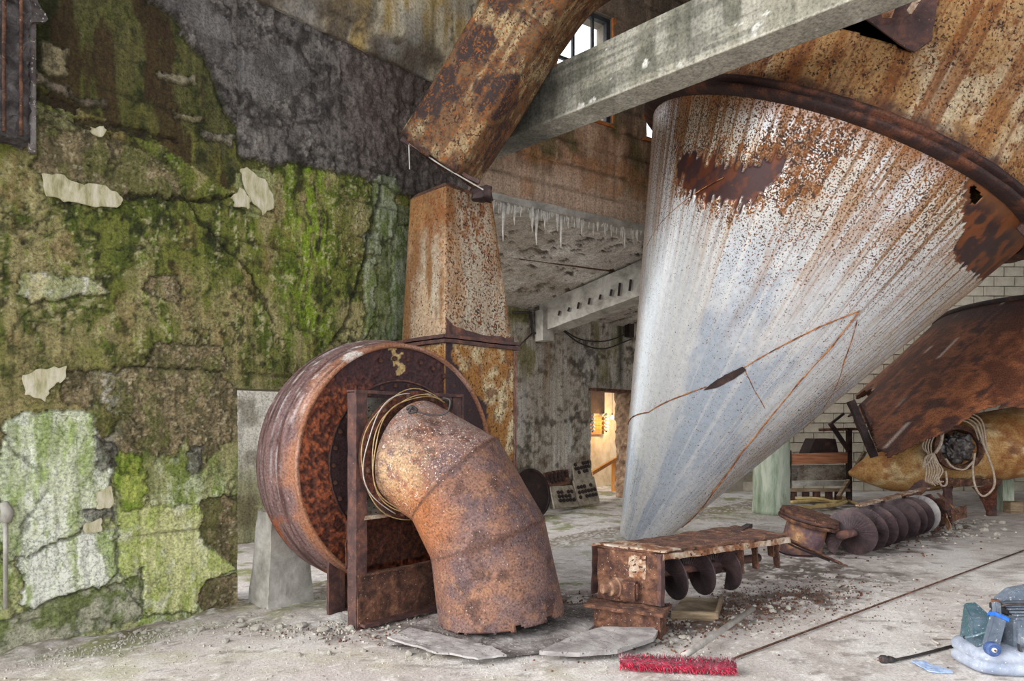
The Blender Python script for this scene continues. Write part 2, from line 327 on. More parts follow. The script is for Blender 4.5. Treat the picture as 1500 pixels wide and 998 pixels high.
def spot(x, y, rx, ry, rot=0):
    dx, dy = X-x, Y-y; cr, sr = math.cos(rot), math.sin(rot)
    return ss(1.25, .45, np.sqrt(((dx*cr+dy*sr)/rx)**2+((dy*cr-dx*sr)/ry)**2)+(n2-.5)*1.4)
dirt = np.maximum.reduce([spot(1.7, 5.0, 1.5, .45, .55), spot(.2, 5.1, .8, .6), spot(4.8, 8.4, 2.6, .7, .7), spot(2.6, 6.3, 1.0, .7), spot(-.4, 4.5, .9, .35), spot(5.8, 11, 1.6, 1)])
c = mix(c, lin(82, 68, 60), dirt*ss(.28, .5, fbm(X*9, Y*9, 0, 4, 21))*.92)
c = mix(c, lin(96, 120, 50), spot(.48, 5.75, .35, .1, .3)*ss(.4, .6, n3))
c = mix(c, lin(128, 118, 112), ss(.66, .72, fbm(X*9+3*n2, Y*16, 0, 4, 31))*.6)                          # short dark scuffs
c = mix(c, lin(228, 224, 220), ss(.68, .74, n3)*.7)
Zf = .012*(n2-.5)+.008*(n3-.5)+.03*ss(.35, 0, d_)*(s_ < .1)*ss(.25, .7, n2)+.05*spot(-1.5, 4.9, .5, .3)*n2
inside = ss(-.1, .05, d_)*1.0
grid('floor', np.stack([X, Y, Zf], -1), M['floor'], col=c)['kind'] = 'structure'

# ---- mossy wall
def worley(x, y, seed=0):
    ix, iy = np.floor(x).astype(np.int64), np.floor(y).astype(np.int64); f1 = np.full(x.shape, 9.); f2 = np.full(x.shape, 9.); idv = np.zeros(x.shape)
    for a in (-1, 0, 1):
        for b_ in (-1, 0, 1):
            jx, jy = ix+a, iy+b_; z0 = np.zeros_like(jx)
            hx = _h(jx, jy, z0, seed); hy = _h(jx, jy, z0+1, seed); d = np.hypot(jx+hx-x, jy+hy-y)
            f2 = np.where(d < f1, f1, np.minimum(f2, d)); idv = np.where(d < f1, _h(jx, jy, z0+2, seed), idv); f1 = np.minimum(f1, d)
    return f1, f2-f1, idv
res = .0115
S, Z = np.meshgrid(np.arange(-2.3, 2.30, res), np.arange(-.05, 4.72, res), indexing='ij')
wn = .05*(fbm(S*7, Z*7, 0, 4, 5)-.5)*2+.022*(fbm(S*30, Z*30, 0, 3, 6)-.5)*2; wm = .05*(fbm(S*7+9, Z*7, 0, 4, 7)-.5)*2+.022*(fbm(S*30, Z*30, 3, 3, 8)-.5)*2
S2, Z2 = S+wn, Z+wm
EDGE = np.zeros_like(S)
def zone(pts, crisp=True):
    m = inpoly(S2, Z2, WP(pts)).astype(float)
    if crisp:
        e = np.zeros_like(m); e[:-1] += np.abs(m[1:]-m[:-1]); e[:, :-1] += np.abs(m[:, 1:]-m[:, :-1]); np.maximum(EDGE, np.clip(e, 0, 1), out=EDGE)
    return m
shp = S.shape+(3,)
def B3(*c): return np.broadcast_to(lin(*c), shp).copy()
def N2(fx, fy, o=4, seed=0): return fbm(S*fx, Z*fy, 0, o, seed)
big = N2(1.5, 1.1, 5, 12); mid = N2(6, 6, 5, 15); wp = N2(4, 3, 4, 119)-.5; st = fbm(S*9+3.5*wp, Z*2.2+1.5*(mid-.5), 0, 4, 13); st2 = fbm(S*24+5*wp, Z*4+2*(mid-.5), 0, 4, 14); fin = N2(40, 40, 3, 16); fin2 = N2(18, 14, 4, 116)
_, vein, _ = worley(S*9+2.2*(N2(8, 8, 3, 117)-.5), Z*7+2.2*(N2(8, 8, 3, 118)-.5), 3)
vein = ss(.16, .02, vein)*ss(.38, .55, mid)
c = B3(138, 128, 86)
c = mix(c, lin(160, 150, 108), ss(.5, .64, fin2)*.7)
c = mix(c, lin(104, 108, 46), ss(.42, .56, .55*st+.45*big))
c = mix(c, lin(74, 84, 28), ss(.47, .60, .4*st2+.35*mid+.25*st))
c = mix(c, lin(112, 128, 44), ss(.56, .66, .6*st2+.4*fin2)*.7)
c = mix(c, lin(120, 96, 60), ss(.56, .66, .5*N2(5, 2.4, 4, 18)+.5*fin2)*.55)
c = mix(c, lin(38, 42, 18), vein*.8)
c = mix(c, lin(34, 36, 16), ss(.55, .66, .6*fin2+.4*st)*.8); c = mix(c, lin(126, 150, 34), np.exp(-((S-W(455, 380)[0])/.22)**2)*ss(.46, .6, st2)*ss(1.7, 2.3, Z)*.7)
c = mix(c, lin(186, 176, 138), ss(.60, .68, .5*st2+.5*fin)*.55)
hgt = .018*(mid-.5)+.012*(fin2-.5)+.008*(fin-.5)-.006*vein
# brighter, bare-ish foot of the wall
low = ss(1.45, .75, Z+.25*(big-.5))
c = mix(c, mix(B3(188, 190, 138), lin(146, 164, 88), ss(.45, .58, .5*st+.5*st2)), low*.72)
c = mix(c, lin(212, 214, 186), low*ss(.53, .62, .6*st2+.4*fin2)*.6)
mott = ss(2.0, 1.7, Z)*ss(1.3, 1.5, Z); c = mix(c, mix(B3(140, 126, 84), lin(92, 96, 46), ss(.45, .6, fin2)), mott*.45)
# upper left: darker courses
dark_hi = zone([(45, -60), (240, -60), (330, 90), (345, 190), (400, 290), (350, 290), (270, 235), (120, 160), (45, 150)], False)
c = mix(c, mix(B3(70, 70, 34), lin(40, 42, 18), ss(.44, .6, .5*st+.5*fin2)), dark_hi*.85); c = mix(c, lin(112, 106, 48), dark_hi*ss(.50, .62, st2)*.6*ss(3.75, 3.3, Z)); c = mix(c, lin(58, 40, 24), dark_hi*ss(.52, .6, N2(8, 1.6, 4, 19))*.8)
# exposed aggregate
agg = np.zeros_like(S)
for pl in ([(45, 190), (70, 165), (130, 185), (200, 215), (262, 250), (270, 285), (240, 290), (180, 292), (120, 262), (60, 250)],
           [(130, 545), (190, 535), (325, 540), (352, 575), (352, 640), (330, 650), (300, 690), (275, 640), (262, 668), (205, 655), (192, 610), (150, 600)],
           [(292, 735), (352, 722), (352, 835), (318, 805), (298, 790)], [(306, 850), (352, 838), (352, 892), (302, 905), (296, 880)],
           [(190, 600), (215, 640), (205, 690), (165, 690), (150, 640)], [(95, 545), (135, 545), (140, 600), (95, 590)], [(215, 405), (262, 400), (268, 440), (205, 425)], [(225, 500), (330, 505), (340, 540), (215, 535)]):
    agg = np.maximum(agg, zone(pl))
f1, pv, pid = worley(S*42, Z*42, 9)
aggc = mix(B3(146, 130, 98), lin(106, 96, 68), ss(.42, .6, fin2)); aggc = mix(aggc, lin(182, 170, 140), ss(.75, .9, pid)*ss(.5, .3, f1)*.8); aggc = mix(aggc, lin(60, 52, 38), ss(.12, .0, pv)*.6); aggc = mix(aggc, lin(102, 106, 52), ss(.48, .62, st)*.6); aggc = mix(aggc, lin(176, 170, 158), np.exp(-((S-W(158, 570)[0])/.06)**2)*ss(.4, .55, fin)*.8*(Z < 1.8))
c = c*(1-agg[..., None])+aggc*agg[..., None]; hgt += agg*(-.026+.016*ss(.6, .1, f1))
# pale plaster
w2 = zone([(25, 815), (95, 790), (165, 768), (172, 838), (150, 862), (95, 878), (40, 888)])
whi = np.maximum(zone([(0, 612), (60, 600), (135, 605), (148, 650), (165, 700), (150, 765), (60, 800), (0, 830)]), w2)
wc = mix(B3(204, 208, 180), lin(156, 172, 110), ss(.44, .60, .35*st2+.35*st+.3*fin2)); wc = mix(wc, lin(230, 231, 218), ss(.50, .62, .6*N2(16, 1.6, 3, 24)+.4*fin2)*.85); wc = mix(wc, lin(122, 142, 66), ss(.2, -.02, S-W(0, 700)[0])*.5)
wc = mix(wc, lin(236, 236, 226), w2*ss(.60, .44, st2)*.8)
c = c*(1-.92*whi[..., None])+wc*.92*whi[..., None]; hgt += whi*.016
yg = zone([(165, 690), (212, 690), (218, 742), (290, 735), (300, 795), (350, 832), (308, 850), (290, 895), (215, 900), (175, 850)])
yc = mix(B3(194, 194, 140), lin(160, 170, 86), ss(.44, .58, .5*st2+.5*fin2)); yc = mix(yc, lin(220, 218, 190), ss(.52, .64, .6*st+.4*fin2)*.8)
c = c*(1-.85*yg[..., None])+yc*.85*yg[..., None]; hgt += yg*.014
g4 = zone([(160, 660), (205, 662), (216, 700), (210, 740), (178, 750), (168, 700)]); c = mix(c, mix(B3(150, 160, 66), lin(104, 128, 34), ss(.42, .58, .5*st2+.5*fin2)), g4*.85); hgt += g4*.012
for pl in ([(140, 640), (165, 645), (168, 690), (145, 690)], [(125, 745), (160, 735), (165, 760), (130, 765)], [(275, 660), (300, 655), (298, 690), (278, 690)]):
    zz = zone(pl); c = mix(c, mix(B3(128, 124, 116), lin(86, 84, 76), ss(.45, .6, fin)), zz*.85); hgt -= zz*.012
foot = zone([(-40, 925), (40, 890), (150, 862), (212, 832), (205, 905), (100, 935), (0, 975), (-40, 985)])
fc = mix(B3(172, 168, 150), lin(104, 116, 64), ss(.46, .6, .6*mid+.4*fin2)); fc = mix(fc, lin(70, 80, 44), ss(.58, .66, fin2)*.6); c = c*(1-.85*foot[..., None])+fc*.85*foot[..., None]; hgt -= foot*.010
# grey rendering at the top
grey = zone([(128, -60), (250, 30), (306, 95), (338, 180), (352, 225), (392, 243), (430, 240), (480, 252), (540, 262), (600, 292), (760, 300), (760, -80)])
gr = N2(17, 13, 4, 28); gc = mix(B3(106, 100, 96), lin(62, 57, 55), ss(.44, .58, .6*gr+.4*N2(9, 9, 4, 25))); gc = mix(gc, lin(134, 127, 121), ss(.53, .66, .5*N2(6, 4, 5, 27)+.5*gr)*.8); gc = mix(gc, lin(40, 36, 35), ss(.58, .66, N2(26, 22, 3, 29))*.7)
gc = mix(gc, lin(96, 80, 74), ss(.6, 1.2, S)*ss(3.2, 4.2, Z)*.5)
smooth_ = np.maximum(zone([(140, -40), (260, 25), (318, 95), (345, 90), (335, 45), (270, -40)], False), zone([(340, 80), (420, 70), (460, 120), (400, 150), (345, 130)], False))
gc = mix(gc, mix(B3(110, 106, 104), lin(84, 80, 78), ss(.45, .6, mid)), smooth_*.85)
c = c*(1-grey[..., None])+gc*grey[..., None]; hgt += grey*(.035+(1-.75*smooth_)*.075*(gr-.5))
pale_g = zone([(345, 250), (400, 255), (402, 300), (370, 318), (345, 300)], False); c = mix(c, lin(150, 154, 104), pale_g*.7)
# wet right-hand end with its pale runs
wet = ss(1.05, 1.3, S)*(Z < 3.4); c = mix(c, mix(B3(112, 120, 88), lin(66, 76, 36), ss(.45, .58, .5*st+.5*fin2)), wet*.7)
for pl in ([(548, 262), (578, 258), (584, 300), (575, 350), (556, 350), (548, 300)], [(535, 345), (556, 340), (556, 375), (540, 372)], [(536, 380), (552, 375), (548, 470), (534, 500)], [(575, 330), (600, 330), (600, 500), (570, 500)]):
    zz = zone(pl); c = mix(c, mix(B3(150, 156, 132), lin(104, 118, 70), ss(.45, .6, .5*st2+.5*fin2)), zz*.7); hgt += zz*.014
for pl, cc in (([(52, 56), (98, 76), (95, 112), (58, 108)], (146, 134, 104)), ([(50, 108), (95, 126), (92, 138), (52, 122)], (136, 122, 106)), ([(52, 155), (110, 172), (118, 186), (60, 178)], (136, 134, 92)), ([(96, 130), (160, 150), (160, 160), (100, 142)], (110, 98, 84)),
               ([(232, 98), (290, 112), (290, 122), (235, 112)], (140, 130, 108)), ([(255, 158), (300, 168), (300, 178), (255, 172)], (142, 132, 100)), ([(300, 190), (340, 200), (338, 212), (305, 204)], (128, 120, 106))):
    zz = zone(pl); c = mix(c, mix(B3(*cc), np.array(lin(*cc))*.5, ss(.5, .62, fin2)), zz*.8); hgt += zz*.022
for pl in ([(52, 132), (108, 150), (108, 164), (54, 148)], [(180, 285), (350, 288), (350, 294), (180, 292)], [(110, 168), (260, 205), (260, 214), (110, 178)]):
    zz = zone(pl, False); c = mix(c, lin(50, 40, 28), zz*.75); hgt -= zz*.035
wt = zone([(20, 408), (40, 398), (100, 400), (150, 415), (170, 430), (40, 440), (20, 430)]); c = mix(c, mix(B3(186, 178, 136), lin(212, 210, 198), ss(.45, .6, .5*st2+.5*fin2)), wt*.8); c = mix(c, lin(128, 132, 62), wt*ss(.55, .65, st2)*.7); hgt += wt*.016
for z0 in (3.62, 3.33, 3.02, 2.78, 2.42, 1.78, .62):                                  # board-joint ridges of the formwork
    r_ = np.exp(-((Z-z0+.03*(vn(S*2, 0, z0, 30)-.5)+.01*(fin-.5))/.011)**2)*ss(.46, .60, vn(S*1.7, z0*5, 0, 33)); hgt -= .02*r_; c = mix(c, lin(48, 46, 28), r_*.45)
crk = ss(.020, .005, np.abs(N2(1.9, 1.7, 5, 40)-.5))*ss(.46, .56, fbm(S*1.1, Z*1.1, 4, 3, 41)); hgt -= .014*crk; c = mix(c, lin(44, 42, 28), crk*.55)
cr2 = np.clip(lines(S2, Z2, WP([(275, 285), (300, 330), (345, 375), (385, 430), (400, 470)]), .016)+lines(S2, Z2, WP([(560, 270), (545, 340), (530, 400), (515, 460), (490, 505)]), .024), 0, 1); hgt -= .03*cr2; c = mix(c, lin(40, 38, 24), cr2*.7)
hgt[(np.abs(S+.012) < .02) | (np.abs(Z-W(352, 571)[1]) < .02)*(S > -.02)] *= .3; hgt -= .012*EDGE; c = mix(c, lin(56, 52, 36), EDGE*.5*(1-grey)); c = c*1.26  # dark patch outlines: gap shade and crack dirt put into the colour
lint = W(352, 571)[1]
cell = (S[:-1, :-1]+res/2 > -.012) & (S[:-1, :-1] < 1.05) & (Z[:-1, :-1] < lint)
V = C0+S[..., None]*U+hgt[..., None]*N_+Z[..., None]*UP
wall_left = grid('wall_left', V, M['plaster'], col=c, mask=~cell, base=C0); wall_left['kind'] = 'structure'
for s0, s1, z0, z1 in ((-2.3, -.03, 0, 4.7), (-.03, 1.05, lint+.01, 4.7), (1.05, 2.29, 0, 4.7)):
    MB().box(H3((s0+s1)/2, -.20, (z0+z1)/2), (s1-s0, .27, z1-z0), (U, N_, UP)).build('wall_core', M['mortar'], wall_left)
# flakes of plaster still clinging
def flake(pts, d=.02, th=.014, mat='flake'):
    b = MB(); q = WP(pts, d); out = []
    for (a, b_), (e, f) in zip(q, q[1:]+q[:1]):
        for t in (0, .25, .5, .75): out.append((a+(e-a)*t+random.uniform(-.012, .012), b_+(f-b_)*t+random.uniform(-.012, .012)))
    b.prism([H3(s, d, z) for s, z in out], N_*th); return b.build('plaster_flake', M[mat], wall_left, bevel=.003)
flake([(34, 548), (62, 540), (97, 538), (90, 560), (76, 565), (66, 588), (34, 578)])
flake([(64, 256), (85, 255), (110, 270), (150, 270), (178, 288), (178, 302), (140, 303), (100, 296), (68, 288)])
flake([(352, 246), (366, 248), (392, 270), (401, 290), (399, 306), (385, 315), (372, 300), (352, 262)])
flake([(338, 290), (352, 276), (366, 292), (364, 306), (344, 304)])
flake([(132, 188), (152, 186), (156, 194), (144, 202), (133, 196)], .03)
flake([(140, 722), (163, 712), (164, 742), (143, 746)]); flake([(120, 772), (150, 758), (148, 778), (130, 784)])
# broken pilaster with bare reinforcement at the far left
sR = W(40, 100, .12)[0]; b = MB(); b.box(H3(sR-.3, .07, 3.98), (.60, .20, 1.78), (U, N_, UP)); o = b.build('pilaster', rusty('black_rough_concrete', [(.3, (28, 25, 25)), (.48, (70, 64, 64)), (.62, (108, 102, 102)), (.75, (150, 146, 146))], 8, .95, .9), wall_left, jag=(.03, .03))
for px, lab in ((6, 0), (31, 1)):
    s0, _ = W(px, 100, .19); MB().tube([H3(s0, .19+.006*math.sin(k), 3.1+.1*k) for k in range(18)], .010, 8).build('reinforcing_bar', M['rust_mid'], wall_left, smooth=True)
s0, _ = W(47, 100, .08); MB().tube([H3(s0, .08, 3.05+.1*k) for k in range(18)], .022, 10).build('conduit', M['mat'], wall_left, smooth=True)
b = MB(); b.prism([H3(*W(x, y, .12)[:1], .10, W(x, y, .12)[1]) for x, y in ((40, -20), (52, 2), (68, 28), (66, 34), (40, 36))], N_*.05); b.build('concrete_lump', M['mat'], wall_left, jag=(.05, .02))
s0, z0 = W(8, 760, .03); MB().tube([H3(s0, .03, .28), H3(s0, .03, z0)], .012, 8).tube([H3(s0, .035, z0-.02), H3(s0+.01, .035, z0+.04), H3(s0-.01, .035, z0+.1)], [.03, .035, .02], 8).build('drain_rod', M['pale_conc'], wall_left, smooth=True)
# upper band of the wall, standing proud above z 4.68
S, Z = np.meshgrid(np.arange(-2.3, 2.35, .025), np.arange(4.64, 6.6, .025), indexing='ij')
n = fbm(S*3, Z*3, 0, 5, 60); st = fbm(S*9, Z*1.2, 0, 4, 61)
c = mix(np.broadcast_to(lin(196, 184, 158), S.shape+(3,)), lin(172, 148, 96), ss(.5, .62, st)); c = mix(c, lin(92, 82, 70), ss(.35, .55, n)*ss(5.3, 4.75, Z+.25*(n-.5)))
c = mix(c, lin(150, 146, 140), ss(.5, .7, fbm(S*2, Z*2, 0, 4, 62))*.6); crk = ss(.016, .004, np.abs(fbm(S*2.2, Z*2.2, 0, 3, 63)-.5)); c = mix(c, lin(70, 58, 44), crk*.8)
hg = .17+.02*(n-.5)-.012*crk-.10*ss(4.9, 4.64, Z)
o = grid('trim_1', C0+S[..., None]*U+hg[..., None]*N_+Z[..., None]*UP, M['concrete'], col=c, solid=.42, base=C0); o['kind'] = 'structure'
# little room behind the opening
S, Z = np.meshgrid(np.arange(-3.6, 3.2, .04), np.arange(-.02, 3.0, .04), indexing='ij'); n = fbm(S*4, Z*4, 0, 4, 70)
c = mix(np.broadcast_to(lin(244, 242, 236), S.shape+(3,)), lin(150, 150, 96), ss(1.25, .5, Z+.5*(n-.5))*.8); c = mix(c, lin(110, 96, 70), ss(.55, .7, n)*.6)
o = grid('wall_annex', C0+S[..., None]*U-(2.6+.02*n[..., None])*N_+Z[..., None]*UP, M['concrete'], col=c, solid=.2, base=C0-N_*2.6); o['kind'] = 'structure'
b = MB(); b.box(H3(-.02, -.42, .82), (.10, .10, 1.64), (U, N_, UP)); b.build('door_1', M['crumbly'], None, jag=(.08, .012))['kind'] = 'structure'

# ---- upper wall with windows, and its ledge hung with stalactites
A0 = V3(-.163, 7.2, 0); AU = nrm((1.58, 1, 0)); AN = V3(AU[1], -AU[0], 0); LZ = 3.845
T, Z = np.meshgrid(np.arange(-.6, 7.6, .025), np.arange(LZ, 7.3, .025), indexing='ij')
n = fbm(T*3, Z*3, 0, 5, 80); st = fbm(T*9, Z*1.4, 0, 4, 81); fin = fbm(T*20, Z*20, 0, 3, 82)
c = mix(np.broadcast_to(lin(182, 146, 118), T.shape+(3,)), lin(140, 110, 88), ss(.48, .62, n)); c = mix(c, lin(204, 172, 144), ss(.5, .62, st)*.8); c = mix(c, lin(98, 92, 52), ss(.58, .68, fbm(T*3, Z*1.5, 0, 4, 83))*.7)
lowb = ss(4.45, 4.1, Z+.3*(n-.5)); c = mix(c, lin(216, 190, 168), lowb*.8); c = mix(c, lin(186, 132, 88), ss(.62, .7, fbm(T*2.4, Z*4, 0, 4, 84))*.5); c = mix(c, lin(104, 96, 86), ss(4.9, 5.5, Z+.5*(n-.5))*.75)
hg = .03*(n-.5)+.02*(fin-.5)
for k in range(12):
    zz = LZ+.28*k; r_ = np.exp(-((Z-zz-.02*vn(T*2, k, 0, 86))/.018)**2); hg -= .03*r_; c = mix(c, lin(62, 46, 34), r_*.55*ss(.35, .6, vn(T*3, k, 0, 87)))
WIN = [(.80, 1.665, 5.03, 6.35), (2.19, 3.05, 5.0, 6.35), (3.7, 4.6, 5.0, 6.35), (5.2, 6.1, 5.0, 6.35)]
msk = np.ones((T.shape[0]-1, T.shape[1]-1), bool)
for t0, t1, z0, z1 in WIN: msk &= ~((T[:-1, :-1] >= t0) & (T[:-1, :-1] < t1) & (Z[:-1, :-1] >= z0) & (Z[:-1, :-1] < z1))
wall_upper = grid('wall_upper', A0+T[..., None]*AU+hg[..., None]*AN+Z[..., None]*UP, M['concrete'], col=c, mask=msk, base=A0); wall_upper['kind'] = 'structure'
def AP(t, d, z): return A0+AU*t+AN*d+UP*z
tq = [-.6]+[v for w_ in WIN for v in w_[:2]]+[7.59]
for k, (t0, t1) in enumerate(zip(tq[:-1], tq[1:])):
    for z0, z1 in (((LZ+.01, 7.3),) if k % 2 == 0 else ((LZ+.01, 5.02 if k == 1 else 4.99), (6.36, 7.3))):
        MB().box(AP((t0+t1)/2, -.185, (z0+z1)/2), (t1-t0, .29, z1-z0), (AU, AN, UP)).build('wall_core', M['mortar'], wall_upper)
for i, (t0, t1, z0, z1) in enumerate(WIN):
    b = MB(); tm = (t0+t1)/2; zm = (z0+z1)/2
    for z in (z0+.025, z1-.025): b.bar(AP(t0, -.1, z), AP(t1, -.1, z), .06, .05)
    for t in (t0+.03, t1-.03): b.bar(AP(t, -.1, z0), AP(t, -.1, z1), .06, .06, AN)
    wo = b.build('window_%d' % (i+1), M['frame_dark'], None, base=AP(tm, -.1, z0)); wo['kind'] = 'structure'
    for t in (t0+(t1-t0)*.36, t0+(t1-t0)*.7): MB().bar(AP(t, -.1, z0+.05), AP(t, -.1, z1-.05), .03, .035, AN).build('mullion', M['frame_dark'], wo)
    MB().bar(AP(t0+.06, -.1, zm), AP(t1-.06, -.1, zm), .03, .035).build('transom', M['frame_dark'], wo)
    MB().bar(AP(t1+.015, -.02, z0-.03), AP(t1+.015, -.02, z1), .05, .03, AN).bar(AP(t0-.015, -.02, z0-.03), AP(t0-.015, -.02, z1), .05, .03, AN).bar(AP(t0, -.02, z0-.015), AP(t1, -.02, z0-.015), .05, .03).build('orange_surround', M['frame_orange'], wo)
    for k, (ta, tb) in enumerate(((.06, .36), (.36, .7), (.7, .95))):
        for za, zb in ((z0, zm), (zm, z1)):
            a_, b_ = t0+(t1-t0)*ta, t0+(t1-t0)*tb
            if i == 0 and k == 0: continue                                             # broken out
            MB().box(AP((a_+b_)/2, -.1, (za+zb)/2), (b_-a_, .006, zb-za), (AU, AN, UP)).build('pane', M['glass'], wo)
b = MB(); b.box(AP(3.0, -.06, LZ-.035), (7.2, .36, .07), (AU, AN, UP)); b.build('ledge', M['pale_conc'], wall_upper, jag=(.12, .012))
long_ = {.045: .42, .19: .22, .39: .28, .47: .40, .60: .2, .77: .2, .83: .38, 1.15: .18, 1.32: .16, 1.72: .16, 1.8: .24, 1.95: .15}
tt = [(t, l) for t, l in long_.items()]+[(random.uniform(-.1, 2.35), abs(random.gauss(.05, .035))+.03) for _ in range(110)]
for t, l in tt:
    r = .006+.012*min(1, l/.3); p = AP(t, random.uniform(.02, .11), LZ-.06)
    MB().tube([p, p-UP*l*.3+AU*.004, p-UP*l*.7-AU*.003, p-UP*l], [r*1.3, r, r*.7, r*.25], 6).build('stalactite', M['ice'], wall_upper, smooth=True)

# ---- back wall with the lit doorway
B0 = V3(1.64, 11.8, 0)
def BP(t, d, z): return B0+U*t+N_*d+UP*z
T, Z = np.meshgrid(np.arange(-2.7, 2.45, .025), np.arange(-.02, 3.2, .025), indexing='ij')
n = fbm(T*2.5, Z*2.5, 0, 5, 90); st = fbm(T*8, Z*1.2, 0, 4, 91); fin = fbm(T*14, Z*14, 0, 4, 92)
c = mix(np.broadcast_to(lin(190, 182, 170), T.shape+(3,)), lin(138, 128, 115), ss(.48, .62, .6*fin+.4*n)); c = mix(c, lin(206, 202, 196), ss(.54, .64, st)*.7); c = mix(c, lin(70, 63, 54), ss(.56, .68, .7*fbm(T*2.5, Z*5, 0, 5, 93)+.3*fin)*.75)
c = mix(c, lin(120, 116, 56), ss(.55, .68, fbm(T*3, Z*1.3, 0, 4, 94))*ss(1.9, 2.4, Z)*.7); c = mix(c, lin(36, 40, 26), np.exp(-((T-.5-.1*(n-.5))/.10)**2)*ss(1.9, 2.3, Z)*.8); c = mix(c, lin(150, 116, 78), np.exp(-((T+1.55)/.12)**2)*ss(1.2, 2.2, Z)*.5)
c = mix(c, lin(110, 86, 64), ss(1.0, .7, Z)*ss(.4, .65, n)*.7)
hg = .025*(n-.5)+.02*(fin-.5)
DT0, DT1, DZ = -.40, 1.06, 1.97
msk = ~((T[:-1, :-1] > DT0+.04*(vn(Z[:-1, :-1]*6, 1, 0, 95)-.5)-.16*ss(.5, 0, Z[:-1, :-1])) & (T[:-1, :-1] < DT1) & (Z[:-1, :-1] < DZ))
wall_back = grid('wall_back', B0+T[..., None]*U+hg[..., None]*N_+Z[..., None]*UP, M['concrete'], col=c, mask=msk, base=B0); wall_back['kind'] = 'structure'
for t0, t1, z0, z1 in ((-2.7, DT0-.18, 0, 3.2), (DT0-.18, DT1, DZ+.02, 3.2), (DT1, 2.42, 0, 3.2)):
    MB().box(BP((t0+t1)/2, -.18, (z0+z1)/2), (t1-t0, .26, z1-z0), (U, N_, UP)).build('wall_core', M['mortar'], wall_back)
b = MB(); b.box(BP(.89, -.1, 1.0), (.36, .34, 1.96), (U, N_, UP)); o = b.build('door_2', M['crumbly'], None, jag=(.07, .05), base=BP(DT1, 0, 0)); o['kind'] = 'structure'
MB().bar(BP(DT0-.05, .0, DZ+.01), BP(DT1, .0, DZ+.01), .3, .05).build('lintel', M['rust_mid'], o)
# corridor beyond the door
b = MB(); b.box(BP(1.4, -1.9, 1.35), (5, .1, 2.75), (U, N_, UP)); o = b.build('wall_corridor', M['warm_plaster'], None, base=BP(1.4, -1.9, 0)); o['kind'] = 'structure'
b = MB(); b.box(BP(.6, -1.1, 2.62), (4, 1.7, .1), (U, N_, UP)); o = b.build('ceiling_corridor', M['roof'], None, base=BP(.6, -1.1, 2.6)); o['kind'] = 'structure'
for k in range(4):
    z = 1.20+k*.1
    o = MB().box(BP(.9, -1.80, z), (3.0, .04, .094), (U, N_, UP)).build('trim_%d' % (k+2), M['warm_wood'], None, base=BP(.9, -1.8, z)); o['kind'] = 'structure'
o = MB().box(BP(.9, -1.79, 1.86), (3.0, .05, .5), (U, N_, UP)).build('trim_6', rusty('dark_brown_band', [(.3, (54, 40, 30)), (.6, (84, 62, 46))], 6), None, base=BP(.9, -1.79, 1.6)); o['kind'] = 'structure'  # brown band filling the dark upper part of the corridor wall
for px in (868, 888):
    a = (px-CX)/F; o_ = B0-N_*1.70; t = (a*o_[1]-o_[0])/(U[0]-a*U[1]); q = BP(t, -1.70, 1.20)
    it = thing('insulator_stack', 'stack of pale ribbed porcelain insulators by the doorway edge' if px == 868 else 'stack of pale ribbed porcelain insulators beside the lit bulb', 'insulator', q, 'insulators behind the lit doorway')
    MB().tube([q, q+UP*.42], .02, 8).build('pin', M['rust_dark'], it)
    for k in range(5): MB().lathe([(.02, 0), (.055, .012), (.06, .035), (.03, .06), (.02, .065)], q+UP*(.02+k*.08), UP, 14).build('disc', M['white'], it, smooth=True)
a = (897-CX)/F; o_ = B0-N_*1.5; t = (a*o_[1]-o_[0])/(U[0]-a*U[1]); q = BP(t, -1.5, EYE-(612-HY)/F*(o_+U*t)[1])
bt = thing('light_bulb', 'small glowing warm light bulb seen through the doorway', 'light bulb', q)
MB().lathe([(.001, -.04), (.03, -.03), (.04, 0), (.03, .03), (.015, .05)], q, UP, 14).build('glass_bulb', M['bulb'], bt, smooth=True)
MB().lathe([(.018, .05), (.018, .1), (.004, .11)], q, UP, 10).tube([q+UP*.1, q+UP*1.05], .005, 6).build('socket_and_flex', M['cable'], bt)
pl_ = bpy.data.lights.new('bulb_light', 'POINT'); pl_.energy = 20; pl_.color = (1, .66, .32); pl_.shadow_soft_size = .06
po = bpy.data.objects.new('bulb_light', pl_); COL.objects.link(po); po.location = tuple(q+N_*.12-UP*.05); 
hr = thing('stair_handrail', 'sloping yellow-brown wooden handrail with post beyond the doorway', 'handrail', BP(.2, -1.2, 0))
def BQ(px, py, d):
    a = (px-CX)/F; o_ = B0+N_*d; t = (a*o_[1]-o_[0])/(U[0]-a*U[1]); Yq = (o_+U*t)[1]; return P(px, py, Yq)
MB().bar(BQ(866, 694, -.9), BQ(915, 665, -.9), .06, .07).build('rail', M['warm_wood'], hr)
q = BQ(899, 674, -.95); MB().bar(q*V3(1, 1, 0), q, .09, .09).build('post', M['warm_wood'], hr)

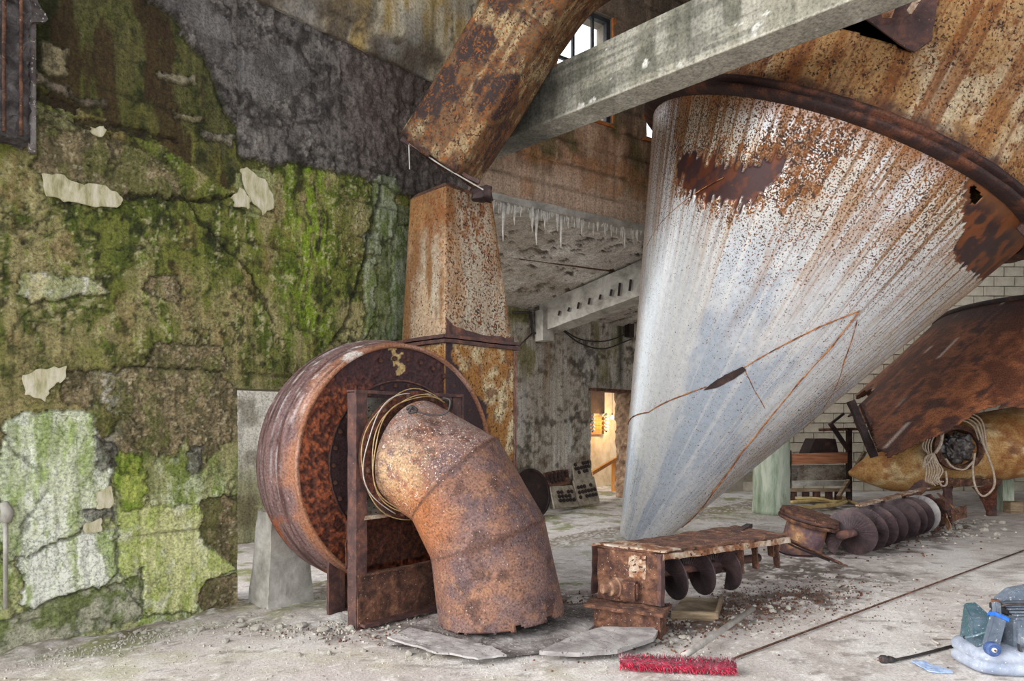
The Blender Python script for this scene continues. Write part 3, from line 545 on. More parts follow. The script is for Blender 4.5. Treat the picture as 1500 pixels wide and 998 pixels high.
# ---- sloping soffit between ledge and back wall
T, K = np.meshgrid(np.linspace(-.6, 4.2, 130), np.linspace(0, 1, 90), indexing='ij')
front = A0+T[..., None]*AU+UP*(LZ-.02)-AN*.1; back = BP(0, 0, 3.16)+(-2.9+(T[..., None]+.6)*1.05)*U-N_*.05
V = front*(1-K[..., None])+back*K[..., None]
n = fbm(V[..., 0]*3, V[..., 1]*3, 0, 5, 100); fl = fbm(V[..., 0]*9, V[..., 1]*4, 0, 4, 101)
c = mix(np.broadcast_to(lin(196, 188, 180), T.shape+(3,)), lin(220, 214, 206), ss(.45, .65, n)); fl = fbm(V[..., 0]*7-V[..., 1]*4, V[..., 1]*9+V[..., 0]*3, 0, 4, 101); pe = ss(.665, .69, fl); c = mix(c, lin(62, 50, 42), pe*.9); c = mix(c, lin(140, 124, 104), ss(.52, .62, fbm(V[..., 0]*2, V[..., 1]*2, 3, 4, 102))*.5)
V = V+UP*(.02*pe+.01*n)[..., None]
o = grid('ceiling_annex', V, M['concrete'], col=c, solid=-.15); o['kind'] = 'structure'
MB().bar(P(742, 376, 8.6), P(905, 398, 9.6), .03, .03).build('conduit', M['rust_mid'], o)
bm_ = thing('annex_beam', 'pale slotted concrete beam under the peeling soffit', 'beam', P(800, 487, 10.3))
q0, q1, q2, q3 = P(790, 487, 10.35), P(990, 414, 8.9), P(790, 446, 10.35), P(990, 360, 8.9); th = nrm((.9, .35, 0))*.32
b = MB(); b.add([q0, q1, q3, q2, q0+th, q1+th, q3+th, q2+th], [(0, 1, 2, 3), (4, 7, 6, 5), (0, 4, 5, 1), (3, 2, 6, 7), (0, 3, 7, 4), (1, 5, 6, 2)]); b.build('beam_body', M['pale_conc'], bm_, jag=(.12, .012))
MB().bar(P(797, 500, 10.35), P(797, 455, 10.35), .2, .22, AN).build('bracket', M['pale_conc'], bm_)
for k, (px, f_) in enumerate(((818, .2), (832, .15), (846, .3), (862, .3), (878, .2), (894, .3), (906, .7), (922, .6))):
    t = (px-790)/200; Yq = 1/(1/10.35+(1/8.9-1/10.35)*t)-.03; yc = 466+(387-466)*t
    MB().bar(P(px, yc+5+24*f_*.5, Yq-.02), P(px+2, yc+3-24*f_*.5, Yq-.02), .03, .025, (0, 1, 0)).build('slot', M['rust_black'], bm_)
# ---- block wall far right, roof, right-hand rear wall
RW = thing('wall_right', None, None, (7.0, 13.6, 0)); RW['kind'] = 'structure'; 
MB().box((8.6, 13.75, 3.6), (11, .2, 7.4)).build('mortar_core', M['mortar'], RW)
bl = None
for r in range(24):
    for k in range(14):
        x = 4.95+k*.41+(r % 2)*.205; z = .1+r*.2
        if r > 12 and x < 7: continue
        if bl is None:
            bl = MB().box((x, 13.63, z), (.395, .1, .188)).build('block', M['block'], None, bevel=.006, base=(x, 13.63, z)); o = bl
        else:
            o = bl.copy(); COL.objects.link(o)
        o.parent = RW; o.location = (x-7.0, 13.63-13.6+random.uniform(-.008, .008), z)
b = MB(); b.prism([(-4.4, -1.5, 7.25), (15, -1.5, 7.25), (15, 17.2, 7.25), tuple(AP(7.5, -.25, 7.25)), tuple(AP(-.45, -.25, 7.25)), tuple(H3(2.3, -.3, 7.25)), tuple(H3(-2.4, -.3, 7.25))], (0, 0, .2)); b.build('ceiling', M['roof'], None)['kind'] = 'structure'
b = MB(); b.box((14, 7, 3.6), (.3, 14, 7.4)); b.build('wall_far_right', M['roof'], None)['kind'] = 'structure'

# ================================================================== LARGE OBJECTS
# ---- concrete cross beam
bt = thing('concrete_beam', 'long grey board-marked concrete beam crossing above the pipes', 'beam', V3(-.6, 6.5, 3.97))
BD = nrm((1.08, -1, 0)); BN = V3(BD[1], -BD[0], 0)     # BN points to the camera side
BO = V3(-.6, 6.5, 3.97)
def strip(e0, e1, nl, nw):
    t = np.linspace(0, 6.2, nl); k = np.linspace(0, 1, nw); return BO+t[:, None, None]*BD+((1-k)[:, None]*e0+k[:, None]*e1)[None]
sec = [V3(0, 0, .46), V3(0, 0, 0), -BN*.27, -BN*.27+UP*.46, V3(0, 0, .46)]
Vs = np.concatenate([strip(a, b_, 420, n)[:, (0 if i == 0 else 1):] for i, (a, b_, n) in enumerate(zip(sec[:-1], sec[1:], (40, 24, 12, 8)))], 1)
n = fbm(Vs[..., 0]*3, Vs[..., 1]*3, Vs[..., 2]*5, 5, 110); st = fbm((Vs[..., 0]-Vs[..., 1])*5, 0, Vs[..., 2]*1.5, 4, 111); bd = fbm((Vs[..., 0]-Vs[..., 1])*.8, 3, Vs[..., 2]*22, 3, 112)
c = mix(np.broadcast_to(lin(138, 135, 121), n.shape+(3,)), lin(100, 99, 87), ss(.47, .62, n)); c = mix(c, lin(166, 163, 152), ss(.52, .64, st)*.6); c = mix(c, lin(92, 92, 82), ss(.55, .62, bd)*.6)
c = mix(c, lin(200, 198, 192), ss(.70, .73, fbm(Vs[..., 0]*9, Vs[..., 1]*9, Vs[..., 2]*9, 4, 113)))
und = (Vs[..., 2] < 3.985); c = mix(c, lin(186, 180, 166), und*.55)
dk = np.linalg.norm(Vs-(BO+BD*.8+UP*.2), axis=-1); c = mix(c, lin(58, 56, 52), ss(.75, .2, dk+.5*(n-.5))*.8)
Vs = Vs+((n-.5)*.025)[..., None]*(BN+V3(0, 0, -.6))+((bd-.5)*.012)[..., None]*BN
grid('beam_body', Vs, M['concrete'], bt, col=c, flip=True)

# ---- fallen cone hopper
HA = nrm((.40285, -.21333, .89006)); HC = V3(1.445, 7.677, .045); HL, HR0, HR1 = 4.289, .219, 1.877
cm = HC+HA*HL*.6; ef = V3(0, 0, EYE)-cm; ef = nrm(ef-HA*(ef@HA)); er = np.cross(HA, ef)
if er[0] < 0: er = -er
hop = thing('cone_hopper', 'huge tilted pale galvanised cone hopper streaked with rust', 'hopper', HC*V3(1, 1, 0))
th = np.concatenate([np.linspace(-1.75, 1.75, 470), np.linspace(1.8, 2*math.pi-1.8, 70)])
def hsurf(TH, L_, r=None):
    r = (HR0+(HR1-HR0)*L_/HL) if r is None else r
    return HC+HA*L_[..., None]+r[..., None]*(np.cos(TH)[..., None]*ef+np.sin(TH)[..., None]*er)
def proj(V): return 750+F*V[..., 0]/V[..., 1], 620-F*(V[..., 2]-EYE)/V[..., 1]
_t, _l = np.meshgrid(np.linspace(-1.7, 1.7, 500), np.linspace(-.2, 7.2, 500), indexing='ij')
_r = np.where(_l < HL, HR0+(HR1-HR0)*_l/HL, HR1)
_V = hsurf(_t, _l, _r); _x, _y = proj(_V)
_nr = np.cos(_t)[..., None]*ef+np.sin(_t)[..., None]*er-HA*np.where(_l < HL, .386, 0)[..., None]
_ok = ((V3(0, 0, EYE)-_V)*_nr).sum(-1) > 0
def HT(px, py):                                       # (angle, length) on the hopper where a line of sight meets it
    k = np.argmin(np.where(_ok, (_x-px)**2+(_y-py)**2, 9e9)); i, j = np.unravel_index(k, _x.shape); return (_t[i, j], _l[i, j])
TH, L_ = np.meshgrid(th, np.linspace(0, HL, 330), indexing='ij')
q = L_/HL; arcx = TH*(HR0+(HR1-HR0)*q)
w1 = TH+.035*(fbm(TH*9, L_*4, 0, 4, 120)-.5)*2+.03*(fbm(TH*60, L_*9, 0, 3, 128)-.5)*2; w2 = L_+.10*(fbm(TH*9, L_*4, 5, 4, 121)-.5)*2+.13*(fbm(TH*55, L_*4, 5, 3, 129)-.5)*2
st = fbm(TH*26, L_*.35, 0, 3, 122); st2 = fbm(TH*95, L_*.45, 0, 2, 123); n = fbm(TH*3, L_*1.4, 0, 5, 124); fi = fbm(arcx*12, L_*12, 0, 4, 125)
c = mix(np.broadcast_to(lin(206, 208, 211), TH.shape+(3,)), lin(176, 185, 197), ss(.42, .62, n)); c = mix(c, lin(218, 218, 217), ss(.5, .62, st)*.5)
top = ss(.50, .98, q+.25*(n-.5)); side = ss(.1, 1.1, TH)
c = mix(c, lin(206, 188, 158), ss(.68, 1.0, q+.25*(n-.5))*.7*ss(.35, .6, n)); c = mix(c, lin(186, 172, 148), ss(.55, 1.2, TH)*.6*ss(.3, .6, fi))
c = mix(c, lin(164, 122, 72), ss(.56, .64, .5*st+.5*st2)*np.clip(top*1.0+side*.4, 0, 1)*.75*ss(.12, .4, q))
c = mix(c, lin(118, 80, 42), ss(.59, .65, st2)*np.clip(top+side*.5, 0, 1)*.8)
c = mix(c, lin(150, 108, 62), ss(.60, .72, fbm(TH*14, L_*1.2, 0, 4, 126))*top*.8)
ed = ss(-1.0, -1.35, TH); c = mix(c, lin(206, 190, 176), ed*.6); c = mix(c, lin(150, 92, 52), ed*ss(.55, .65, st2)*.7)
def HPoly(l): return [HT(*p) for p in l]
patch = inpoly(w1, w2, HPoly([(990, 236), (1010, 228), (1030, 236), (1070, 236), (1095, 243), (1120, 232), (1145, 238), (1142, 262), (1120, 285), (1085, 302), (1040, 290), (1000, 278), (990, 262)])).astype(float)
halo = inpoly(w1*1+.03*(st2-.5), w2+.3*(st-.5), HPoly([(985, 215), (1060, 222), (1100, 225), (1190, 160), (1250, 190), (1230, 250), (1150, 300), (1085, 312), (990, 288)])).astype(float)
c = mix(c, lin(128, 86, 46), halo*ss(.42, .6, fi)*.85); c = mix(c, mix(np.broadcast_to(lin(66, 44, 44), TH.shape+(3,)), lin(96, 52, 34), ss(.5, .62, fi)), patch)
bare = inpoly(TH+.02*(fbm(TH*40, L_*8, 0, 4, 136)-.5)*2, L_+.07*(fbm(TH*40, L_*8, 3, 4, 137)-.5)*2, HPoly([(1416, 264), (1412, 330), (1396, 372), (1418, 398), (1436, 412)])+[(2.6, HT(1436, 412)[1]), (2.6, HL+.1), (HT(1416, 264)[0], HL+.1)]).astype(float)

c = mix(c, mix(np.broadcast_to(lin(58, 38, 36), TH.shape+(3,)), lin(118, 66, 34), ss(.5, .64, fi)), bare)
rim = ss(.955, .985, q+.02*(st-.5)); c = mix(c, lin(150, 96, 54), rim*.6)
spk = np.clip(.17+.30*top*ss(1.0, .2, side)+.12*side+.3*halo*.6-.6*patch-.6*bare+.15*(n-.5), -.6, .7)
dent = .02*(fbm(TH*2.5, L_*.9, 0, 2, 127)-.5)
hole = ~(inpoly(TH[:, :-1], L_[:, :-1], HPoly([(1421, 276), (1428, 272), (1440, 290), (1430, 300), (1424, 298)])))
o = grid('cone_shell', hsurf(TH, L_, HR0+(HR1-HR0)*q+dent-.012*patch-.012*bare), M['zinc'], hop, col=c, spk=spk, closeu=True, mask=hole, solid=.012)
def hpath(pts, off=.004, n=10):
    q_ = [np.array(HT(*p)) for p in pts]; out = []
    for a_, b_ in zip(q_[:-1], q_[1:]):
        for t in np.linspace(0, 1, n, endpoint=False): out.append(a_+(b_-a_)*t)
    out.append(q_[-1]); A_ = np.array(out); return list(hsurf(A_[:, 0], A_[:, 1], HR0+(HR1-HR0)*A_[:, 1]/HL+off))
M['seam_rust'] = rusty('seam_rust', [(.35, (70, 38, 24)), (.5, (140, 84, 44)), (.62, (176, 130, 84)), (.75, (214, 196, 170))], 12, .8, .3)
for pts, r in (([(919, 622), (950, 605), (1000, 580), (1035, 566)], .010), ([(1090, 538), (1140, 510), (1200, 480), (1260, 455)], .009), ([(1003, 778), (1045, 720), (1085, 665), (1125, 615), (1170, 560), (1220, 505), (1258, 457)], .011),
               ([(1185, 640), (1205, 598), (1235, 530), (1255, 470)], .007), ([(1092, 545), (1105, 570), (1120, 598)], .006), ([(948, 360), (985, 310), (1060, 262)], .006)):
    pp = hpath(pts); MB().tube(pp, [r*random.uniform(.4, .95) for _ in pp], 6).build('weld_seam', M['seam_rust'], hop, smooth=True)
tear = [(1030, 572), (1045, 560), (1062, 550), (1088, 536), (1094, 542), (1075, 556), (1050, 568)]
MB().prism([p for p in hpath(tear+[tear[0]], .003, 3)[:-1]], -ef*.0+nrm(V3(0, 0, EYE)-hpath(tear[:2])[0])*.008).build('rust_tear', M['rust_black'], hop, jag=(.03, .004))
# flange between cone and drum
rg = []
for r, l in ((HR1-.02, HL-.05), (HR1+.03, HL-.045), (HR1+.10, HL-.03), (HR1+.105, HL+.0), (HR1+.05, HL+.012), (HR1+.05, HL+.03), (HR1+.095, HL+.04), (HR1+.09, HL+.075), (HR1+.02, HL+.09), (HR1-.03, HL+.09)):
    rg.append(hsurf(th, np.full_like(th, l), np.full_like(th, r)+.012*(fbm(th*18, 0, l*30, 4, 130)-.5)*2))
Vf = np.stack(rg, 1); nf = fbm(Vf[..., 0]*9, Vf[..., 1]*9, Vf[..., 2]*9, 4, 131)
grid('flange', Vf, M['rustsheet'], hop, col=mix(np.broadcast_to(lin(52, 34, 32), nf.shape+(3,)), lin(98, 58, 40), ss(.52, .68, nf)), spk=np.zeros(nf.shape)-.2, closeu=True)
# drum above
TH, L_ = np.meshgrid(th, np.linspace(HL+.05, HL+3.2, 220), indexing='ij')
st = fbm(TH*26, L_*.4, 0, 3, 132); st2 = fbm(TH*60, L_*.5, 0, 2, 133); n = fbm(TH*4, L_*2, 0, 5, 134); fi = fbm(TH*22, L_*12, 0, 4, 135)
c = mix(np.broadcast_to(lin(160, 124, 80), TH.shape+(3,)), lin(186, 168, 138), ss(.48, .62, n)*ss(1.3, .3, L_-HL)); c = mix(c, lin(138, 88, 42), ss(.46, .6, st)*.8); c = mix(c, lin(104, 58, 30), ss(.58, .66, st2)*.6); c = mix(c, lin(150, 110, 60), ss(.2, .8, TH)*.6*ss(.4, .6, fi)); c = mix(c, lin(96, 50, 28), ss(.6, .68, fi)*.5)
c = mix(c, lin(70, 42, 34), ss(.16, .02, L_-HL-.05+.22*(fi-.5))*.9)
drumhole = ~inpoly(TH[:, :-1], L_[:, :-1], HPoly([(1180, 38), (1245, -10), (1330, -10), (1330, 74), (1315, 70), (1260, 52), (1215, 38)]))
grid('drum_shell', hsurf(TH, L_, np.full_like(TH, HR1)+.02*(n-.5)), M['speckled'], hop, col=c, spk=np.clip(.36+.4*(fi-.45), 0, .7), closeu=True, mask=drumhole, solid=.015)
MB().lathe([(.01, 0), (HR1+.01, 0), (HR1+.01, .03), (.01, .03)], HC+HA*(HL+3.2), HA, 64).build('drum_lid', M['rust_dark'], hop)
def drum_pt(px, py, off):
    a_, l_ = HT(px, py); return hsurf(np.array(a_), np.array(l_), np.array(HR1+off))
b = MB(); b.prism([drum_pt(x, y, o_) for x, y, o_ in ((1226, -40, .10), (1224, 4, .12), (1270, 40, .10), (1312, 70, .06), (1336, 82, .03), (1362, 62, .02), (1372, 0, .02), (1374, -40, .02))], ef*.02)
b.build('bent_plate', M['rust_dark'], hop, jag=(.08, .012))
for l in ([(1286, 22), (1310, -8), (1318, -4), (1300, 42), (1290, 42)], [(1322, 30), (1336, 8), (1342, 12), (1326, 40)], [(1244, 8), (1275, -10), (1290, -12), (1262, 26)]):
    MB().prism([drum_pt(x, y, .15) for x, y in l], ef*.004).build('paint_remnant', M['rust_pale'], hop)
pp = hpath([(1418, 262), (1440, 280), (1470, 300), (1499, 312)], .05, 4)
MB().bar(P(1421, 264, 5.6), P(1452, 292, 5.5), .05, .05).build('torn_strip', M['rust_pale'], hop, jag=(.06, .01))
b = MB(); b.prism([P(1452, 290, 5.55), P(1500, 300, 5.4), P(1560, 330, 5.3), P(1560, 420, 5.35), P(1500, 345, 5.45), P(1475, 318, 5.5)], (0, .03, .02)); b.build('torn_panel', M['rust_dark'], hop, jag=(.07, .012))

# ---- fan: drum casing, face, scroll box, outlet duct
FS, FZ, FR = .94, 1.10, .90
fan = thing('blower_fan', 'big round rusted blower fan casing against the mossy wall', 'fan', H3(FS, .5, 0))
A_ = np.linspace(0, 2*math.pi, 260, endpoint=False)
prof = [(.02, .13), (.5, .12), (.82, .13)]+[(.86+.085*math.sin(math.pi*t)**.8+.035*t, .13+.66*t) for t in np.linspace(0, 1, 40)]+[(FR+.012, .80), (FR+.012, .825), (FR-.012, .83), (FR-.02, .80)]
pr = np.array(prof); AA, R_ = np.meshgrid(A_, pr[:, 0], indexing='ij'); _, D_ = np.meshgrid(A_, pr[:, 1], indexing='ij')
rip = .010*(fbm(AA*1.5, D_*30, 0, 3, 140)-.5)*2; R2 = R_+rip*(D_ < .78)*(D_ > .15)
V = C0+(FS+R2*np.cos(AA))[..., None]*U+(FZ+R2*np.sin(AA))[..., None]*UP+D_[..., None]*N_
ca, sa = np.cos(AA), np.sin(AA)
stf = fbm(ca*1.2+9, sa*1.2, D_*34, 4, 141); n = fbm(ca*4, sa*4, D_*5, 5, 142)
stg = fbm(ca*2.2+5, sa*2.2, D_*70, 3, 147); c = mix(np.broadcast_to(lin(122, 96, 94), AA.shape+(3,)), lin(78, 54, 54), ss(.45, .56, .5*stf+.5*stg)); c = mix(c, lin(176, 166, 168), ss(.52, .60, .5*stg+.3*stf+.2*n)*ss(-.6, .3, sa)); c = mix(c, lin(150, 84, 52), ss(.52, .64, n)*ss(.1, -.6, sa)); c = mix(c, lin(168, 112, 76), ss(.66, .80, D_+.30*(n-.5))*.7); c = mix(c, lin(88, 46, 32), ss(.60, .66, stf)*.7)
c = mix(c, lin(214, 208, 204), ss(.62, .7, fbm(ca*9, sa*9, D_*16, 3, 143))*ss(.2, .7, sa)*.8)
grid('casing', V, M['fan'], fan, col=c, spk=np.full(AA.shape, .05), closeu=True, flip=True)
rr = np.linspace(.001, FR-.005, 110); AA, R_ = np.meshgrid(np.linspace(0, 2*math.pi, 480, endpoint=False), rr, indexing='ij')
x_, y_ = R_*np.cos(AA), R_*np.sin(AA); lump = .5*fbm(x_*60, y_*60, 0, 3, 144)+.5*fbm(x_*26, y_*26, 0, 2, 146); n = fbm(x_*5, y_*5, 0, 4, 145)
ringm = ss(.62, .635, R_); dep = .78+.035*(lump-.5)*ringm-.012*(1-ringm)+.004*n
c = mix(np.broadcast_to(lin(110, 60, 44), AA.shape+(3,)), lin(168, 92, 58), ss(.5, .65, lump)); c = mix(c, lin(50, 30, 28), ss(.48, .36, lump)*.8)
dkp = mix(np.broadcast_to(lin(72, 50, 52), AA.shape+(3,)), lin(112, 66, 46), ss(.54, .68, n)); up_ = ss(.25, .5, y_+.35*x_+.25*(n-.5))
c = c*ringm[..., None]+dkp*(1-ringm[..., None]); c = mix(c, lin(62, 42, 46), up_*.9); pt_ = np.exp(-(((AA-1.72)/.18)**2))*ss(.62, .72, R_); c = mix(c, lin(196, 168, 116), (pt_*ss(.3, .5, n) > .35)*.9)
V = C0+(FS+x_)[..., None]*U+(FZ+y_)[..., None]*UP+dep[..., None]*N_
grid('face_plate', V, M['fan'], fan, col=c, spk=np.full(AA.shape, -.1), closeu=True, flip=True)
MB().tube([H3(FS+.63*math.cos(a), .775, FZ+.63*math.sin(a)) for a in np.linspace(0, 2*math.pi, 90, endpoint=False)], .010, 6, closed=True).build('inner_rim', M['rust_dark'], fan, smooth=True)
bolt = None
for k in range(30):
    a = 2*math.pi*k/30; p = H3(FS+.595*math.cos(a), .772, FZ+.595*math.sin(a))
    if bolt is None: bolt = MB().lathe([(.020, 0), (.020, .012), (.014, .026), (.001, .030)], p, N_, 8).build('bolt', M['rust_mid'], fan, smooth=True, bevel=0); pb = p
    else: o = bolt.copy(); COL.objects.link(o); o.parent = fan; o.location = tuple(p-pb)
for k in range(9):
    a = .55+k*.16; p = H3(FS+.80*math.cos(a), .785, FZ+.80*math.sin(a)); o = bolt.copy(); COL.objects.link(o); o.parent = fan; o.location = tuple(p-pb)
# scroll box under the outlet
S1, S2_, D1_, D2_ = 1.357, 2.158, .19, .80
def boxgrid(s0, s1, d0, d1, z0, z1, nz, top=None, wob=.008, seed=0, rc=.03):
    """four-sided duct wall; returns V[nu,nv,3], face id, along coordinate"""
    n4 = 46; out = []; fid = []; al = []
    zs_ = np.linspace(0, 1, nz)
    for z in zs_:
        q_ = (s0, s1, d0, d1) if top is None else tuple(a+(b_-a)*z for a, b_ in zip((s0, s1, d0, d1), top))
        cr = [(q_[0], q_[2]), (q_[0], q_[3]), (q_[1], q_[3]), (q_[1], q_[2])]; row = []
        for k in range(4):
            a, b_ = np.array(cr[k]), np.array(cr[(k+1) % 4])
            for t in np.linspace(0, 1, n4, endpoint=False):
                e = min(t, 1-t)*np.linalg.norm(b_-a); ins = rc*max(0, 1-e/rc)**2*.35 if e < rc else 0
                pt = a+(b_-a)*t; ce = np.array([(q_[0]+q_[1])/2, (q_[2]+q_[3])/2]); pt = pt+(ce-pt)*ins; row.append(H3(pt[0], pt[1], z0+(z1-z0)*z))
        out.append(row)
    V = np.array(out).transpose(1, 0, 2); F4 = np.repeat(np.arange(4), n4)[:, None]*np.ones((1, nz)); T4 = np.tile(np.linspace(0, 1, n4, endpoint=False), 4)[:, None]*np.ones((1, nz))
    return V, F4, T4
V, F4, T4 = boxgrid(S1, S2_, D1_, D2_+.012, .30, 2.06, 110)
zz = V[..., 2]; n = fbm(V[..., 0]*5, V[..., 1]*5, zz*4, 5, 150); fi = fbm(V[..., 0]*14, V[..., 1]*14, zz*9, 4, 151)
c = mix(np.broadcast_to(lin(150, 104, 52), zz.shape+(3,)), lin(200, 184, 146), ss(.47, .60, .6*n+.4*fi)); c = mix(c, lin(96, 52, 26), ss(.55, .66, fi)*.8)
edge = .30+.34*ss(1.75, 1.35, zz)+.30*(n-.5)-.12*ss(1.85, 2.0, zz)+.12*np.sin(zz*9); dm = ((F4 == 1) & (T4 < edge)).astype(float)
c = mix(c, mix(np.broadcast_to(lin(56, 40, 44), zz.shape+(3,)), lin(86, 58, 50), ss(.55, .7, n)), dm); ys_ = ((F4 == 1) & (zz > 1.80) & (T4 > .1) & (T4 < .30) & (fi > .5)).astype(float); c = mix(c, lin(184, 160, 120), ys_*.9)
V = V+N_*(-.008*dm*(F4 == 1))[..., None]
grid('scroll_box', V, M['speckled'], fan, col=c, spk=np.clip(.35-.8*dm, -.5, 1), closeu=True)
MB().bar(H3(S2_+.008, D2_+.02, .3), H3(S2_+.008, D2_+.02, 2.05), .014, .014).build('red_edge_strip', rusty('red_strip', [(.4, (104, 44, 42)), (.6, (150, 86, 76))], 12), fan)
# support feet of the fan
for s0, w0 in ((.44, .17),):
    b = MB(); b.box(H3(s0, .66, .24), (.03, .16, .5), (U, N_, UP)).box(H3(s0-.06, .72, .24), (.10, .03, .5), (U, N_, UP)).build('steel_foot', M['rust_dark'], fan, jag=(.06, .008))
MB().box(H3(.72, .66, .2), (.52, .04, .36), (U, N_, UP)).build('foot_plate', M['rust_mid'], fan, jag=(.06, .008))
# outlet duct (tower)
tow = thing('outlet_duct', 'upright tapering square duct with orange freckled rust above the fan', 'duct', H3((S1+S2_)/2, .5, 2.06))
V, F4, T4 = boxgrid(S1, S2_, D1_, D2_, 2.12, 3.36, 120, top=(S1+.02, S2_-.24, D1_+.10, D2_-.02), rc=.05)
zz = V[..., 2]; n = fbm(V[..., 0]*4, V[..., 1]*4, zz*2.5, 5, 160); fi = fbm(V[..., 0]*22, V[..., 1]*22, zz*12, 4, 161); st = fbm(V[..., 0]*16, V[..., 1]*16, zz*1.6, 3, 162)
c = mix(np.broadcast_to(lin(130, 94, 60), zz.shape+(3,)), lin(178, 168, 150), np.clip(ss(.44, .60, .5*n+.3*st+.2*fi)*ss(3.3, 2.7, zz+.5*(n-.5))+.65*((F4 == 1)*ss(.12, .3, T4)*ss(.98, .8, T4)), 0, .95)); c = mix(c, lin(128, 78, 38), ss(.5, .62, fi)*ss(2.4, 3.2, zz)*.85); c = mix(c, lin(170, 124, 78), ss(.5, .6, n)*.4)
grid('duct_shell', V, M['speckled'], tow, col=c, spk=np.clip(.38+.5*(fi-.45)-.16*(F4 == 0), 0, .8), closeu=True)
b = MB(); zt = 3.36; tp = [H3(s, d, z) for s, d, z in ((S1+.02, D1_+.10, zt), (S1+.02, D2_-.02, zt), (S2_-.24, D2_-.02, zt), (S2_-.24, D1_+.10, zt))]; ct = sum(tp)/4
b.add(tp+[t*.82+ct*.18+UP*.05 for t in tp]+[t*.6+ct*.4+UP*.07 for t in tp], [(0, 1, 5, 4), (1, 2, 6, 5), (2, 3, 7, 6), (3, 0, 4, 7), (4, 5, 9, 8), (5, 6, 10, 9), (6, 7, 11, 10), (7, 4, 8, 11), (8, 9, 10, 11)]); b.build('duct_shoulder', M['rust_mid'], tow, jag=(.08, .01))
e_ = .045
for z, hh, nm in ((2.075, .03, 'lower_flange'), (2.115, .028, 'upper_flange')):
    b = MB(); ex = e_ if hh == .03 else e_-.01
    b.box(H3((S1+S2_)/2, D2_+.02, z), (S2_-S1+2*ex, .05, hh), (U, N_, UP)).box(H3((S1+S2_)/2, D1_-.02, z), (S2_-S1+2*ex, .05, hh), (U, N_, UP)).box(H3(S1-.02, (D1_+D2_)/2, z), (.05, D2_-D1_+2*ex, hh), (U, N_, UP)).box(H3(S2_+.02, (D1_+D2_)/2, z), (.05, D2_-D1_+2*ex, hh), (U, N_, UP))
    b.build(nm, M['rust_dark'], tow, jag=(.07, .008))
b = MB(); b.prism([H3(S1+.0, D2_+.006, 2.13), H3(S1+.0, D2_+.006, 2.27), H3(S1+.10, D2_+.006, 2.20), H3(S1+.4, D2_+.006, 2.16), H3(S2_, D2_+.006, 2.17), H3(S2_, D2_+.006, 2.13)], N_*.008); b.build('rust_skirt', M['rust_dark'], tow, jag=(.05, .01))

# ---- inlet frame in front of the fan
fr = thing('inlet_frame', 'rusted angle-steel frame with lower plate standing before the fan', 'frame', H3(.78, 1.12, 0))
FD = 1.13
MB().box(H3(.345, FD, .80), (.085, .012, 1.61), (U, N_, UP)).box(H3(.31, FD-.05, .80), (.012, .11, 1.61), (U, N_, UP)).build('post', M['rust_dark'], fr, jag=(.08, .005))
MB().box(H3(1.215, FD-.02, 1.40), (.085, .012, .42), (U, N_, UP)).build('post', M['rust_dark'], fr, jag=(.08, .005))
MB().box(H3(.78, FD, 1.612), (.96, .02, .022), (U, N_, UP)).box(H3(.78, FD-.05, 1.618), (.96, .11, .012), (U, N_, UP)).build('top_rail', M['rust_dark'], fr, jag=(.08, .006))
MB().box(H3(.72, FD-.01, .755), (.74, .03, .028), (U, N_, UP)).build('middle_rail', M['rust_pale'], fr, jag=(.07, .006))
MB().box(H3(.76, FD+.004, .19), (.90, .014, .345), (U, N_, UP)).build('lower_plate', M['rust_mid'], fr, jag=(.07, .012))
MB().box(H3(.76, FD, .368), (.90, .05, .014), (U, N_, UP)).build('lower_rail', M['rust_mid'], fr, jag=(.07, .006))
MB().box(H3(.80, FD+.03, .035), (.95, .08, .02), (U, N_, UP)).build('sill_angle', M['rust_dark'], fr, jag=(.07, .008))
MB().box(H3(.80, .99, 1.15), (.92, .02, .86), (U, N_, UP)).build('inlet_panel', M['panel_peel'], fr, jag=(.08, .01))
MB().box(H3(.80, .95, .55), (.92, .02, .34), (U, N_, UP)).build('rusted_recess', M['rust_rough'], fr, jag=(.05, .02))
MB().box(H3(1.27, .97, .8), (.02, .3, 1.6), (U, N_, UP)).build('side_panel', M['rust_dark'], fr, jag=(.1, .006))

# ---- elbow pipe
E0 = H3(.76, 1.19, 1.17)
ctr = [E0, V3(-.392, 4.677, 1.00), V3(-.167, 4.625, .60), V3(-.07, 4.60, .06)]
ctr = [np.array(p) for p in ctr]; radii = [.385, .40, .405, .425]
elb = thing('elbow_pipe', 'large brown rusted segmented elbow pipe bending down to the floor', 'pipe', V3(-.07, 4.6, 0))
tang = [nrm(N_*.75+nrm(ctr[1]-ctr[0])*.45), None, None, V3(0, 0, -1.)]
for i in (1, 2): tang[i] = nrm(nrm(ctr[i]-ctr[i-1])+nrm(ctr[i+1]-ctr[i]))
tang[3] = nrm(V3(.10, -.03, -1))
NA = 150; rings = []
for p, t, r in zip(ctr, tang, radii):
    e = nrm(np.cross(t, V3(.2, .9, .1)-t*0)); e = nrm(np.cross(V3(-.3, -1, 0), t)); g = np.cross(t, e)
    a = np.linspace(0, 2*math.pi, NA, endpoint=False); rings.append(p+r*(np.cos(a)[:, None]*e+np.sin(a)[:, None]*g))
rows = []; segid = []; kk = []
for i in range(3):
    for t in np.linspace(0, 1, 46, endpoint=(i == 2)):
        rows.append(rings[i]*(1-t)+rings[i+1]*t); segid.append(i); kk.append(t)
V = np.stack(rows, 1); segid = np.array(segid)[None]*np.ones((NA, 1)); kk = np.array(kk)[None]*np.ones((NA, 1))
